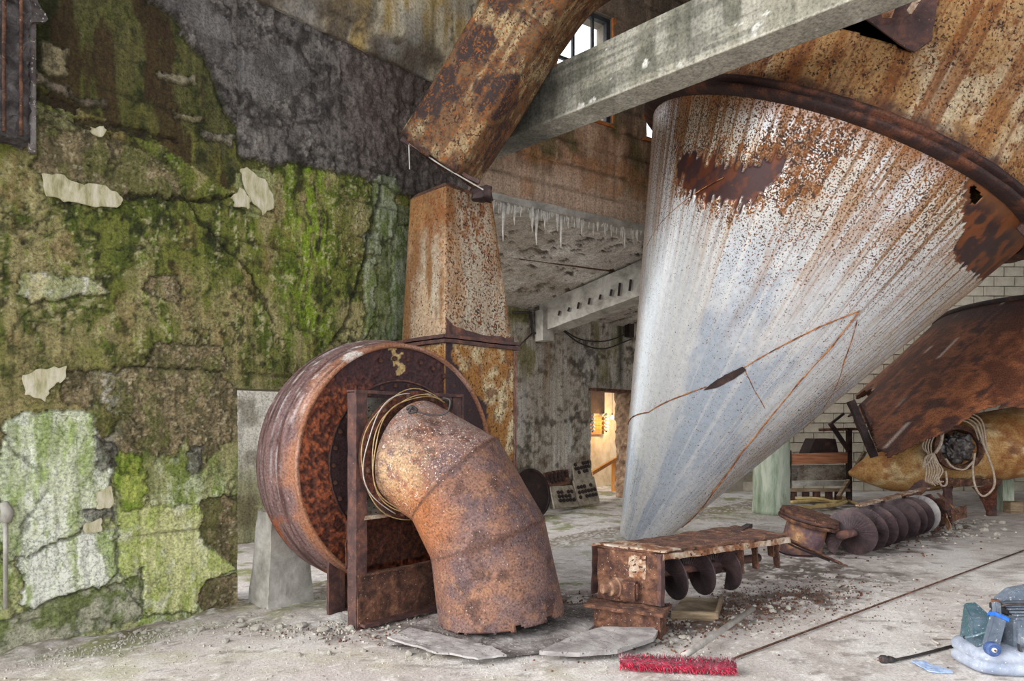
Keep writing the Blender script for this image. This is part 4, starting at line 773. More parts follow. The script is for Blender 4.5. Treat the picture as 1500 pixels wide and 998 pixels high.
n = fbm(V[..., 0]*5, V[..., 1]*5, V[..., 2]*5, 5, 170); fi = fbm(V[..., 0]*20, V[..., 1]*20, V[..., 2]*20, 4, 171); hi = fbm(V[..., 0]*2.2, V[..., 1]*2.2, V[..., 2]*2.2, 3, 172)
c = mix(np.broadcast_to(lin(132, 102, 94), V.shape[:2]+(3,)), lin(104, 82, 82), ss(.45, .6, hi)); c = mix(c, lin(148, 104, 80), ss(.52, .66, n)*.6); c = mix(c, lin(166, 120, 88), ss(.54, .68, fi)*.5); c = mix(c, lin(72, 48, 44), ss(.56, .7, fbm(V[..., 0]*9, V[..., 1]*9, V[..., 2]*9, 4, 173))*.7)
pale = ss(.30, .08, np.linalg.norm((V-np.array([-.74, 4.42, 1.05]))*V3(1, 1, .8), axis=-1)+.12*(n-.5)); c = mix(c, lin(206, 172, 128), pale*.7*ss(.3, .5, fi))
orange = ss(.45, .1, np.linalg.norm(V-np.array([-.62, 4.45, .75]), axis=-1)+.2*(fi-.5)); c = mix(c, lin(186, 112, 56), orange*.6)
c = mix(c, lin(150, 134, 130), ((segid == 0)*ss(1.15, 1.45, V[..., 2]))*ss(.42, .6, fi)*.75)
c = c*.84; sm = np.exp(-((np.minimum(kk, 1-kk)*46)/1.2)**2)*((segid > 0) | (kk > .5))*((segid < 2) | (kk < .5)); c = mix(c, lin(84, 56, 46), sm*.8)
cen = np.stack([sum(np.where((segid[0] == i)[:, None], (ctr[i]*(1-kk[0])[:, None]+ctr[i+1]*kk[0][:, None]), 0) for i in range(3))]*NA, 0)
out = V-cen; V = cen+out*(1+.012*sm+.012*(n-.5))[..., None]
ax_ = np.arctan2(out[..., 1], out[..., 0])
tornr = (segid == 2) & (kk > .985-.10*np.clip(vn(ax_*7, 2, 0, 175)-.35, 0, 1)*(np.cos(ax_+.35) > .55)-.02*vn(ax_*11, 0, 0, 176))
grid('elbow_shell', V, M['rustsheet'], elb, col=c, spk=np.clip(.12+.16*(segid == 0), 0, 1)*np.ones(n.shape), closeu=True, mask=~tornr[:, :-1], solid=-.012)
MB().lathe([(.375, -.03), (.455, -.03), (.46, -.005), (.455, .02), (.39, .025)], E0, N_, 64).build('collar', M['rust_rough'], elb, smooth=True)
for k in range(12):
    a = 2*math.pi*k/12+.2; p = E0+.425*(math.cos(a)*U+math.sin(a)*UP)+N_*.02; o = bolt.copy(); COL.objects.link(o); o.parent = elb; o.location = tuple(p-pb+wloc(fan)-wloc(elb))
# wire looped round the collar
wl = thing('wire_coil', 'thin yellowish wire looped around the elbow pipe collar', 'wire', E0+N_*.05-UP*.4)
for k, (r, d, z) in enumerate(((.465, .02, .0), (.425, .075, .005), (.42, .085, .0), (.455, .035, .01))):
    MB().tube([E0+N_*(d+.02*math.sin(3*a))+(r+.012*math.sin(5*a+k))*(math.cos(a)*U+math.sin(a)*UP) for a in np.linspace(1.0+.1*k, 4.6-.12*k, 50)], .004, 6).build('strand', M['wire_y' if k != 3 else 'handle'], wl, smooth=True)
kp = P(604, 600, 4.44)
MB().tube(arc([kp, kp+V3(.05, 0, -.02), kp+V3(.14, 0, -.04), kp+V3(.23, .01, -.02), kp+V3(.25, .03, .06), kp+V3(.2, .06, .08)], 8), .007, 6).tube(arc([kp+V3(-.04, 0, 0), kp+V3(0, 0, .02), kp+V3(.03, 0, -.01), kp+V3(-.02, 0, -.02), kp+V3(.0, -.01, .02)], 8), .011, 6).build('knot', M['cable'], wl, smooth=True)

# ---- broken diagonal duct overhead
dd = thing('overhead_duct', 'broken brown rusted square duct slanting up past the concrete beam', 'duct', P(648, 232, 5.6))
pth = [P(638, 246, 5.65), P(706, 140, 5.5), P(767, 37, 5.38), P(824, -38, 5.28), P(900, -90, 5.2), P(1010, -140, 5.1)]
pth = arc(pth[:3], 26)+arc(pth[2:], 20)[1:]; nP = len(pth); rows = []; ac = []
NS = 160; a = np.linspace(0, 2*math.pi, NS, endpoint=False); ex = 6.0
sup = (np.abs(np.cos(a))**ex+np.abs(np.sin(a))**ex)**(-1/ex)
for i, p in enumerate(pth):
    t = nrm(pth[min(i+1, nP-1)]-pth[max(i-1, 0)]); f_ = V3(0, 0, EYE)-p; f_ = nrm(f_-t*(f_@t)); sd = np.cross(f_, t)
    if sd[0] < 0: sd = -sd
    cr, sr = math.cos(.42), math.sin(.42); e1 = sd*cr+f_*sr; e2 = f_*cr-sd*sr
    rows.append(p+.315*sup[:, None]*(np.cos(a)[:, None]*e1+np.sin(a)[:, None]*e2)); ac.append(i)
V = np.stack(rows, 1); IA = np.array(ac)[None]*np.ones((NS, 1)); AA = a[:, None]*np.ones((1, nP))
n = fbm(V[..., 0]*4, V[..., 1]*4, V[..., 2]*4, 5, 180); fi = fbm(V[..., 0]*18, V[..., 1]*18, V[..., 2]*18, 4, 181); st = fbm(AA*7, IA*.06, 0, 4, 182)
c = mix(np.broadcast_to(lin(112, 82, 52), n.shape+(3,)), lin(172, 152, 114), ss(.46, .6, .5*st+.5*n)); c = mix(c, lin(72, 42, 28), ss(.5, .62, fi)*.7); c = mix(c, lin(48, 34, 34), ss(.56, .6, fbm(V[..., 0]*3, V[..., 1]*3, V[..., 2]*3, 4, 183)))
c = mix(c, lin(60, 42, 38), ss(5, 1, IA+6*(n-.5)*2)); c = mix(c, lin(150, 100, 56), ss(.6, .68, st)*.4)
cut = (IA[:, :-1] < 2.2*vn(a[:, None]*3, 0, 0, 185))
seam = np.exp(-((IA-51)/.9)**2)
V = V+(V-np.array(pth)[None])*(.03*seam+.03*(n-.5))[..., None]; c = mix(c, lin(70, 44, 32), seam*.8)
grid('duct_shell', V, M['speckled'], dd, col=c*.82, spk=np.clip(.44+.4*(fi-.5), 0, 1), closeu=True, mask=~cut, solid=-.012, flip=False)
MB().bar(P(589, 205, 5.45), P(702, 268, 5.4), .03, .03).build('bent_strip', M['rust_dark'], dd, jag=(.08, .01))
MB().tube(arc([P(600, 210, 5.4), P(640, 238, 5.35), P(680, 262, 5.35), P(708, 278, 5.38)], 6), .006, 6).tube([P(599, 212, 5.4), P(600, 248, 5.4)], .005, 6).build('loose_wire', M['handle'], dd)
MB().box(P(706, 285, 5.55), (.16, .12, .1)).build('torn_corner', M['rust_black'], dd, jag=(.04, .03))
# ---- concrete foot under the fan
b = MB(); q = G(412, 884); b.add([q+U*i*.19+N_*j*.17 for i, j in ((-1, -1), (1, -1), (1, 1), (-1, 1))]+[q+U*i*.13+N_*j*.12+UP*.72 for i, j in ((-1, -1), (1, -1), (1, 1), (-1, 1))], [(0, 1, 2, 3), (4, 5, 6, 7), (0, 1, 5, 4), (1, 2, 6, 5), (2, 3, 7, 6), (3, 0, 4, 7)])
tag(b.build('concrete_foot', M['pale_conc'], None, jag=(.08, .012), base=q), 'pale tapering concrete foot under the round fan casing', 'pedestal')

# ================================================================== SCREW CONVEYORS AND PIPEWORK
def helix(b, o, d, r0, r1, pitch, turns, th=.006, n=36, ph=0, wob=0.0):
    o = np.asarray(o, float); d = nrm(d); e = nrm(np.cross(d, UP)); g = np.cross(d, e); vs_ = []; fs = []; m = int(n*turns)
    for i in range(m+1):
        a = 2*math.pi*i/n+ph; c_ = o+d*(pitch*i/n); ra = e*math.cos(a)+g*math.sin(a); rr_ = r1*(1+wob*math.sin(i*.7))
        vs_ += [c_+ra*r0-d*th, c_+ra*rr_-d*th, c_+ra*rr_+d*th, c_+ra*r0+d*th]
    for i in range(m):
        for k in range(4): fs.append((4*i+k, 4*i+(k+1) % 4, 4*i+4+(k+1) % 4, 4*i+4+k))
    fs += [(0, 1, 2, 3), (4*m, 4*m+3, 4*m+2, 4*m+1)]; b.add(vs_, fs); return b
cv = thing('screw_conveyor', 'rusted screw conveyor in an open steel trough with flaking cover', 'conveyor', V3(.85, 4.55, 0))
CL, CRt = V3(.594, 4.64, .53), V3(.997, 4.40, .53); CF, CB = V3(2.11, 5.06, .53), V3(1.86, 5.52, .53)
AD = nrm(CF-CRt); AP_ = V3(-AD[1], AD[0], 0)
b = MB(); b.prism([CL, CRt, CF, CB], UP*.018); b.build('cover', M['rust_mid'], cv, jag=(.06, .014))
b = MB(); b.prism([CL+V3(-.04, .02, .016), CRt+V3(.02, -.03, .016), CRt+AD*.16+V3(0, -.01, .016), CL+AD*.2+V3(0, 0, .016)], UP*.012); b.build('cover_lip', M['rust_pale'], cv, jag=(.05, .01))
b = MB(); b.bar(CRt-UP*.02, CF-UP*.02, .03, .04); b.build('cover_edge', M['rust_pale'], cv, jag=(.05, .01))
pb0, pb1 = V3(.60, 4.62, .185), V3(.995, 4.42, .185); pd = nrm(pb1-pb0); pn = V3(pd[1], -pd[0], 0)
b = MB(); b.box((pb0+pb1)/2+UP*.17, (np.linalg.norm(pb1-pb0), .02, .345), (pd, pn, UP)); b.build('end_plate', M['rust_mid'], cv, jag=(.05, .006))
b = MB(); b.box((pb0+pb1)/2+UP*.24+pd*.06+pn*.012, (.12, .006, .15), (pd, pn, UP)); b.build('paint_remnant', M['rust_pale'], cv, jag=(.03, .012))
b = MB(); b.bar(pb1+UP*.0+pn*.01, pb1+UP*.345+pn*.01, .035, .035, AD); b.build('corner_angle', M['rust_dark'], cv, jag=(.05, .005))
ac0 = (pb0+pb1)/2+V3(0, 0, .16)-pn*.02
q = ac0+pn*.05-pd*.05-UP*.06
b = MB(); b.lathe([(.03, -.02), (.06, 0), (.068, .05), (.055, .055), (.055, .10), (.032, .105), (.032, .16), (.01, .165)], q-pn*.02, pn*.8-pd*.6, 20); b.build('bearing', M['rust_light'], cv, smooth=False)
b = MB(); b.box(q+pd*.06-UP*.015, (.13, .09, .13), (pd, pn, UP)); b.build('bearing_block', M['rust_mid'], cv, bevel=.015)
SC = ac0+AD*.06
b = MB(); b.tube([SC, SC+AD*.9, SC+AD*1.25], .032, 16); b.build('shaft', M['rust_dark'], cv, smooth=True)
helix(MB(), SC+AD*.07-UP*.015, AD, .03, .192, .27, 3.1, ph=1.2).build('flighting', M['auger'], cv)
b = MB(); b.lathe([(.05, 0), (.075, .01), (.075, .05), (.05, .06), (.05, .14), (.04, .15)], SC+AD*.88, AD, 18); b.build('coupling', M['rust_dark'], cv)
for t, l in ((.80, .2), (1.02, .2), (1.22, .13), (1.26, .22)):
    p = CRt+AD*t-UP*.03+AP_*random.uniform(.02, .12); MB().bar(p, p-UP*l+AD*.02, .05, .015, AD).build('hanger', M['rust_mid'], cv, jag=(.04, .008))
b = MB(); b.box((CL+CB)/2-UP*.17, (np.linalg.norm(CB-CL), .012, .34), (AD, AP_, UP)); b.build('trough_side', M['rust_dark'], cv, jag=(.08, .01))
b = MB(); b.bar(CF-AD*.03+AP_*.05, P(1236, 828, 5.4), .07, .014); b.build('bent_strap', M['rust_mid'], cv, jag=(.06, .01))
b = MB(); b.bar(CF+AP_*.3-AD*.25, P(1098, 770, 5.5), .05, .03).tube(arc([CF-UP*.05, P(1175, 806, 5.2), P(1215, 822, 5.3)], 6), .008, 6).tube(arc([CF-UP*.07+AP_*.2, P(1150, 812, 5.3), P(1190, 815, 5.4)], 6), .007, 6); b.build('twisted_rod', M['rust_black'], cv)
ft = thing('steel_footing', 'rusted short steel joist footing under the conveyor end', 'footing', V3(.8, 4.5, 0))
for z, hh, ex, nm in ((.165, .022, .10, 'top_flange'), (.012, .022, .06, 'bottom_flange')):
    MB().box((pb0+pb1)/2*V3(1, 1, 0)+UP*z+pn*.04, (np.linalg.norm(pb1-pb0)+ex, .26, hh), (pd, pn, UP)).build(nm, M['rust_mid'], ft, jag=(.05, .012))
MB().box((pb0+pb1)/2*V3(1, 1, 0)+UP*.09+pn*.10, (np.linalg.norm(pb1-pb0)-.02, .025, .15), (pd, pn, UP)).build('web', M['rust_mid'], ft, jag=(.04, .014))
MB().box(pb1*V3(1, 1, 0)+UP*.08+pn*.08+pd*.02, (.03, .16, .14), (pd, pn, UP)).build('end_stiffener', M['rust_mid'], ft, jag=(.04, .02))

# second screw
c2 = thing('screw_conveyor', 'dark bare screw auger lying across the floor beside the flanged stub', 'conveyor', G(1262, 818))
D2 = nrm((.743, .669, 0)); O2 = P(1238, 786, 6.85)*V3(1, 1, 0)+UP*.25
b = MB(); b.tube([O2-D2*.12, O2+D2*2.6], .045, 16); b.build('shaft', M['rust_dark'], c2, smooth=True)
helix(MB(), O2, D2, .04, .245, .30, 3.9, ph=2.0, th=.005).build('flighting', M['auger'], c2)
helix(MB(), O2+D2*1.30, D2, .04, .24, .26, 3.6, ph=.6, th=.005).build('flighting', M['auger'], c2)
b = MB(); b.lathe([(.05, 0), (.24, .005), (.24, .02), (.05, .025)], O2+D2*2.28, D2, 28); b.build('end_disc', M['mat_pale'], c2)
b = MB(); b.bar(O2+D2*.35+UP*.27, O2+D2*2.6+UP*.31, .07, .02); b.build('top_strip', M['rust_pale'], c2, jag=(.08, .014))
for t in (1.05, 1.75, 2.3): MB().bar(O2+D2*t+UP*.28, O2+D2*(t+.03)+UP*.12, .05, .015, D2).build('hanger', M['rust_mid'], c2, jag=(.05, .01))
tr = thing('trough_remains', 'crumpled rusted trough wreckage at the far end of the auger', 'wreckage', O2*V3(1, 1, 0)+D2*2.8)
for k in range(9):
    p = O2+D2*random.uniform(2.5, 3.1)+V3(random.uniform(-.3, .3), random.uniform(-.2, .2), random.uniform(-.15, .25)); q = p+V3(random.uniform(-.3, .3), random.uniform(-.2, .2), random.uniform(-.25, .2)); q[2] = max(q[2], .02)
    MB().bar(p, q, random.uniform(.06, .22), .015, (random.random(), random.random(), .3)).build('torn_plate', M[random.choice(['rust_mid', 'rust_dark', 'rust_pale', 'rust_black'])], tr, jag=(.06, .02))
for k in range(4):
    p = O2+D2*(2.35+.05*k)-UP*.05; MB().tube([p, p+D2*.12+V3(.1, -.1, -.17)], .014, 6).build('rod', M['rust_mid'], tr)

# flanged pipe stub
fs_ = thing('flanged_pipe_stub', 'short tilted pipe stub with a broad ragged rusted flange', 'pipe', G(1185, 808))
fa = nrm((.20, -.14, .96)); fo = P(1172, 806, 7.1)
b = MB(); b.lathe([(.205, -.05), (.205, .22), (.20, .32)], fo, fa, 40); b.build('pipe', rusty('mauve_rust', [(.3, (70, 50, 54)), (.48, (104, 82, 88)), (.58, (150, 108, 78)), (.72, (206, 168, 120))], 6, .7, .4), fs_, smooth=True)
for h, r, mt in ((.31, .30, 'rust_mid'), (.35, .295, 'rust_dark'), (.38, .285, 'rust_mid')):
    b = MB(); b.lathe([(.2, h), (r, h), (r+.005, h+.015), (r, h+.032), (.1, h+.036)], fo, fa, 44); b.build('flange_ring', M[mt], fs_, jag=(.07, .014))

# ---- right background: tipped rusty hopper, lying tank, rope, bench
vh = thing('tipped_hopper', 'second tipped hopper of orange and purple rust at the far right', 'hopper', P(1264, 690, 10.6))
c0_, c1_ = P(1412, 634, 10.9), P(1572, 474, 10.8)
na1 = nrm((.11, .05, 1)); e1 = nrm(np.cross((0, 1, 0), na1)); g1 = np.cross(na1, e1)
AA, K = np.meshgrid(np.linspace(0, 2*math.pi, 300, endpoint=False), np.linspace(-.25, 1, 180), indexing='ij')
rA = c0_+2.22*(np.cos(AA)[..., None]*V3(1, 0, 0)+np.sin(AA)[..., None]*V3(0, 1, 0)); rB = c1_+1.9*(np.cos(AA)[..., None]*e1+np.sin(AA)[..., None]*g1)
V = rA*(1-K[..., None])+rB*K[..., None]
n = fbm(V[..., 0]*2.5, V[..., 1]*2.5, V[..., 2]*2, 5, 190); st = fbm(AA*14, K*.8, 0, 4, 191); fi = fbm(V[..., 0]*8, V[..., 1]*8, V[..., 2]*6, 5, 192)
c = mix(np.broadcast_to(lin(116, 70, 50), n.shape+(3,)), lin(192, 120, 78), ss(.44, .56, .4*fi+.3*n+.3*st)); c = mix(c, lin(66, 46, 48), ss(.53, .62, .5*st+.5*fi)*.9)
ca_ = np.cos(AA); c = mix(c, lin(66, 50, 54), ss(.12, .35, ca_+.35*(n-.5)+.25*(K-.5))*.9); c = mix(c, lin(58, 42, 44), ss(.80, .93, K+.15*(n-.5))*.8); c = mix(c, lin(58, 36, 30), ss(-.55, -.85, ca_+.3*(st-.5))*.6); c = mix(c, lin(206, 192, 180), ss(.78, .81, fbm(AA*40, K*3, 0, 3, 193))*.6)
kmin = np.interp(ca_[:, :-1], [-1, -.93, -.85, -.78, -.67, -.58, -.5, 1], [.12, .02, -.12, -.15, .0, .19, .24, .25]); kmin = np.where(np.sin(AA[:, :-1]) > 0, .34, kmin)-.05*(np.abs(ca_[:, :-1]+.42) < .10)+.06*(vn(AA[:, :-1]*16, 0, 0, 194)-.5)
grid('hopper_shell', V+.04*(n-.5)[..., None]*V3(1, 1, 1), M['rustsheet'], vh, col=c, spk=np.zeros(n.shape)-.1, closeu=True, mask=K[:, :-1] > kmin, solid=.02)
MB().tube(list(rB[:, 0]), .05, 8, closed=True).build('top_rim', M['rust_black'], vh, smooth=True)
MB().bar(P(1246, 588, 10.2), P(1281, 670, 10.0), .10, .08, (0, 1, 0)).build('edge_beam', M['rust_black'], vh, jag=(.08, .012)); MB().bar(P(1262, 592, 10.25), P(1290, 662, 10.05), .05, .08, (0, 1, 0)).build('edge_beam', M['rust_dark'], vh, jag=(.08, .012))
tk = thing('lying_tank', 'ochre rusted tank with a pointed end lying on supports', 'tank', P(1400, 740, 10.2))
tp = [P(1243, 694, 10.75), P(1262, 692, 10.7), P(1300, 686, 10.6), P(1350, 674, 10.45), P(1395, 664, 10.35), P(1440, 656, 10.22), P(1500, 646, 10.05), P(1620, 628, 9.75), P(1780, 606, 9.4)]; tr_ = [.03, .16, .37, .49, .53, .535, .53, .52, .50]
tpi, tri = arc(tp, 12), [float(q[0]) for q in arc([V3(r, 0, 0) for r in tr_], 12)]; rows = []
axt = nrm(tp[-1]-tp[1]); e = nrm(np.cross(axt, UP)); g = np.cross(axt, e); aa = np.linspace(0, 2*math.pi, 130, endpoint=False)
V = np.stack([p+r*(np.cos(aa)[:, None]*e+np.sin(aa)[:, None]*g) for p, r in zip(tpi, tri)], 1)
n = fbm(V[..., 0]*3, V[..., 1]*3, V[..., 2]*3, 5, 200); fi = fbm(V[..., 0]*12, V[..., 1]*12, V[..., 2]*12, 4, 201); st = fbm(V[..., 0]*6, 0, V[..., 2]*2, 4, 202)
c = mix(np.broadcast_to(lin(176, 134, 82), n.shape+(3,)), lin(206, 178, 132), ss(.48, .6, n)); c = mix(c, lin(142, 88, 46), ss(.5, .62, .5*st+.5*fi)*.8); c = mix(c, lin(104, 64, 40), ss(.58, .68, n)*.8)
o = grid('tank_shell', V, M['speckled'], tk, col=c, spk=np.full(n.shape, .08), closeu=True)
nc = P(1402, 656, 9.84); na = nrm(V3(-.1, -1, .12)); 
MB().lathe([(.27, -.15), (.31, -.12), (.31, .03), (.345, .035), (.345, .065), (.27, .065), (.265, .04), (.26, -.14)], nc, na, 40).build('nozzle', M['rust_mid'], tk, jag=(.08, .012))
bm2 = bmesh.new(); bmesh.ops.create_icosphere(bm2, subdivisions=5, radius=.265)
co = np.array([v.co[:] for v in bm2.verts]); dq = np.abs(fbm(co[:, 0]*7, co[:, 1]*7, co[:, 2]*7, 3, 210)-.5)*2
for v, q in zip(bm2.verts, dq): v.co *= float(.72+.62*q); v.co.y *= .7
me = bpy.data.meshes.new('crumpled_sheet'); bm2.to_mesh(me); bm2.free()
tag(link('crumpled_sheet', me, M['plastic'], None, nc+na*.0), 'crumpled dark plastic sheet stuffed in the tank nozzle', 'plastic sheet')
rp = thing('rope', 'dirty white rope looped and knotted around the tank nozzle', 'rope', P(1400, 720, 9.7))
def rope(pts, r, nm='rope_strand', tw=True): MB().tube(arc(pts, 14), r, 8).build(nm, M['rope'], rp, smooth=True)
Yr = 9.68
for k in range(4): rope([P(1368-4*k, 680-6*k, Yr-.02*k), P(1364-4*k, 650, Yr), P(1380-2*k, 626-4*k, Yr), P(1405, 616-4*k, Yr), P(1425+4*k, 624-3*k, Yr), P(1434+4*k, 645+5*k, Yr)], .011)
rope([P(1430, 622, 9.66), P(1444, 660, 9.6), P(1456, 695, 9.58), P(1455, 715, 9.57), P(1441, 727, 9.57), P(1430, 716, 9.57), P(1425, 690, 9.58), P(1428, 664, 9.6)], .015)
rope([P(1381, 628, 9.62), P(1378, 650, 9.6), P(1370, 664, 9.58)], .024); rope([P(1385, 672, 9.6), P(1395, 684, 9.56), P(1412, 688, 9.55), P(1426, 676, 9.58)], .014)
for k in range(7): rope([P(1368, 664, 9.58), P(1362+3*k-6, 672+k, 9.56), P(1357+4*k, 690, 9.55), P(1360+3*k-4, 704, 9.55), P(1358+4*k, 712-2*abs(k-3), 9.55)], .0105)
rope([P(1352, 685, 9.57), P(1356, 670, 9.55), P(1366, 666, 9.55), P(1360, 678, 9.54), P(1352, 685, 9.56)], .014, 'knot')
rope([P(1372, 675, 9.57), P(1374, 700, 9.55), P(1380, 712, 9.55), P(1387, 708, 9.55), P(1385, 690, 9.56)], .014)
sp = thing('tank_support', 'dark rusted steel stand propping up the ochre tank', 'support', G(1420, 752))
MB().box(P(1418, 706, 10.0), (.85, .25, .1)).build('top_plate', M['rust_mid'], sp, jag=(.1, .03))
for px in (1388, 1452): MB().bar(G(px, 756)*V3(1, 1, 0), P(px, 700, G(px, 756)[1]), .12, .06, (0, 1, 0)).build('leg', M['rust_dark'], sp, jag=(.08, .02))
MB().prism([P(1425, 715, 9.7), P(1462, 710, 9.7), P(1458, 740, 9.7), P(1447, 752, 9.7), P(1440, 735, 9.7)], (0, .02, 0)).build('hanging_scrap', M['rust_rough'], sp, jag=(.06, .02))
q = G(1471, 748); tag(MB().box(q+UP*.25, (.18, .18, .5)).build('timber_prop', M['green_conc'], None, jag=(.08, .01), base=q), 'short green-stained timber prop under the ochre tank', 'timber')
q = G(1484, 752); tag(MB().box(q+UP*.09, (.2, .16, .18)).build('timber_block', M['wood'], None, jag=(.06, .01), base=q), 'low grey timber block beside the green prop', 'timber')
# pillar
q = G(1130, 752); b = MB(); b.lathe([(.28, 0), (.27, .5), (.26, 1.4), (.27, 2.2), (.2, 2.22)], q, UP, 24); tag(b.build('concrete_pillar', M['green_conc'], None, smooth=True, jag=(.12, .02), base=q), 'round green-stained concrete pillar behind the cone hopper', 'pillar')
# bench
bn = thing('timber_bench', 'makeshift timber and sheet stall with orange plank at the back', 'bench', G(1200, 735))
YB = 11.7
MB().bar(P(1150, 673, YB), P(1241, 671, YB), .05, .19).build('orange_plank', M['orange_wood'], bn, jag=(.15, .006))
MB().bar(P(1157, 693, YB+.1), P(1239, 692, YB+.1), .04, .27).build('grey_sheet', M['panel_peel'], bn, jag=(.15, .01))
MB().bar(P(1156, 709, YB), P(1241, 708, YB), .05, .09).build('white_strip', M['pale_conc'], bn, jag=(.15, .008))
MB().bar(P(1156, 718, YB-.05), P(1243, 718, YB-.05), .12, .05).build('bottom_board', M['wood'], bn)
for px in (1162, 1180, 1196, 1214, 1228): MB().bar(P(px, 735, YB), P(px, 720, YB), .1, .08, (0, 1, 0)).build('pallet_block', M['rust_dark'], bn)
for px, y0 in ((1243.5, 628), (1155, 660)): MB().bar(P(px, 734, YB)*V3(1, 1, 0), P(px, y0, YB), .075, .08, (0, 1, 0)).build('post', M['rust_black'], bn)
MB().bar(P(1200, 630, YB), P(1275, 628, YB), .05, .05).build('top_rail', M['rust_mid'], bn)
MB().bar(P(1216, 620, YB-.1), P(1243, 660, YB-.1), .07, .06).bar(P(1216, 622, YB-.1), P(1236, 606, YB-.1), .04, .04).build('brace', M['rust_black'], bn)
MB().bar(P(1243, 704, YB-.1), P(1228, 728, YB-.3), .06, .05).build('leaning_stick', M['wood'], bn)
MB().bar(P(1251, 690, YB), P(1267, 662, YB), .07, .05).build('brace', M['wood'], bn)
b = MB(); b.prism([P(1184, 666, YB+.3), P(1229, 666, YB+.3), P(1224, 643, YB+.3), P(1194, 643, YB+.3)], (0, .4, 0)); b.build('dark_crate', M['rust_black'], bn)  # dark crate behind the plank, parented to the bench
hs = thing('garden_hose', 'coiled pale yellow hose on the floor by the timber stall', 'hose', G(1200, 738))
for k, pts in enumerate(([(1158, 733), (1190, 729), (1230, 731), (1248, 736), (1261, 742)], [(1158, 736), (1195, 734), (1228, 735), (1240, 731), (1232, 728)], [(1160, 744), (1195, 743), (1225, 740), (1240, 735)], [(1165, 730), (1200, 731), (1222, 738), (1195, 741)])):
    MB().tube(arc([G(x, y, .03+.02*k) for x, y in pts], 10), .028, 8).build('hose_run', M['hose'], hs, smooth=True)
# ---- things leaning on the back wall
q = BQ(779, 716, .45); dc = thing('steel_disc', 'dark round steel lid leaning by the back wall', 'lid', q*V3(1, 1, 0))
na = nrm(N_*.8+V3(.3, -.4, .25)); rd = .37
MB().lathe([(.001, 0), (rd-.03, 0), (rd-.03, .02), (rd, .02), (rd, -.05), (rd-.02, -.06), (.001, -.03)], V3(q[0], q[1], rd*.98), na, 48).build('lid_plate', M['rust_black'], dc, smooth=False)
pan = [([(806, 713), (838, 711), (848, 742), (813, 745)], 'low perforated pale panel leaning in front by the steel lid'), ([(840, 704), (870, 698), (879, 736), (849, 742)], 'perforated pale panel leaning nearest the lit doorway'),
       ([(795, 690), (832, 684), (835, 709), (800, 716)], 'dark perforated panel leaning behind beside the steel lid'), ([(838, 673), (862, 668), (868, 698), (842, 704)], 'tilted perforated panel standing highest beside the doorway')]
for k, (pl, lab) in enumerate(pan):
    dq = (.30, .30, .14, .12)[k]; pts = []
    for i, (x, y) in enumerate(pl): pts.append(BQ(x, y, dq-(.16 if i < 2 else 0)))
    t_ = thing('perforated_panel', lab, 'panel', sum(pts)/4*V3(1, 1, 0), 'perforated panels against the back wall')
    nn = nrm(np.cross(pts[1]-pts[0], pts[3]-pts[0])); nn = nn if nn[1] < 0 else -nn
    MB().prism(pts, -nn*.03).build('board', M['dirty_board' if k != 2 else 'rust_mid'], t_)
    b = MB()
    for r in range(3):
        for cc in range(6):
            u_, v_ = .12+cc*.15, .30+r*.19; p = (pts[0]*(1-u_)+pts[1]*u_)*(1-v_)+(pts[3]*(1-u_)+pts[2]*u_)*v_
            if random.random() < .85: b.lathe([(.030, -.005), (.034, .02), (.02, .022)], p, nn, 8)
    b.build('socket_rows', M['rust_black'], t_)
cb = thing('slack_cable', 'dark slack cable drooping along the back wall above the doorway', 'cable', BQ(870, 500, .1))
MB().tube(arc([BQ(820, 480, .08), BQ(850, 497, .1), BQ(885, 500, .1), BQ(915, 490, .1), BQ(925, 478, .1)], 10), .012, 6).tube(arc([BQ(822, 482, .08), BQ(850, 503, .1), BQ(885, 511, .1), BQ(925, 497, .1)], 10), .012, 6).build('cable_run', M['cable'], cb, smooth=True)
MB().tube([BQ(752, 458, .08), BQ(778, 458, .08), BQ(780, 488, .08), BQ(800, 490, .12)], .022, 8).tube([BQ(780, 488, .08), BQ(755, 512, .08)], .012, 6).build('conduit', M['cable'], cb, smooth=True)
MB().box(BQ(922, 480, .1), (.16, .1, .35), (U, N_, UP)).build('junction_box', M['rust_black'], cb)

# ================================================================== FLOOR LEVEL THINGS
def slab(name, pts, th, mat, label, cat, z=.012, jag=(.05, .012)):
    q = [G(x, y, z) for x, y in pts]; b = MB(); b.prism(q, UP*th); o = b.build(name, M[mat], None, jag=jag, base=sum(q)/len(q)*V3(1, 1, 0)); return tag(o, label, cat)
slab('floor_sheet', [(566, 946), (592, 924), (640, 905), (700, 893), (800, 888), (872, 892), (884, 908), (850, 938), (800, 955), (745, 964), (690, 960), (628, 945)], .022, 'mat', 'dirty dark sheet lying under the elbow pipe', 'sheet')
slab('floor_sheet', [(790, 960), (836, 938), (882, 924), (966, 925), (958, 940), (905, 958), (850, 963)], .025, 'mat_pale', 'pale dusty sheet lying in front of the steel footing', 'sheet', .04, (.06, .006))
slab('floor_sheet', [(568, 936), (600, 922), (660, 936), (720, 950), (742, 962), (700, 966), (640, 958)], .012, 'mat_pale', 'thin curled pale strip along the front of the dark sheet', 'sheet', .045, (.05, .01))
b = MB(); q = [G(983, 908), G(1050, 910), G(1057, 884), G(1000, 880)]; b.prism(q, UP*.03); bx_ = thing('wooden_tray', 'grey wooden tray on the floor beneath the conveyor screw', 'tray', sum(q)/4); b.build('tray_bottom', M['wood'], bx_, jag=(.08, .005))
MB().bar(q[0]+UP*.04, q[1]+UP*.04, .02, .05).build('tray_edge', M['wood'], bx_); MB().bar(q[1]+UP*.04, q[2]+UP*.04, .02, .06).build('tray_edge', M['wood'], bx_)
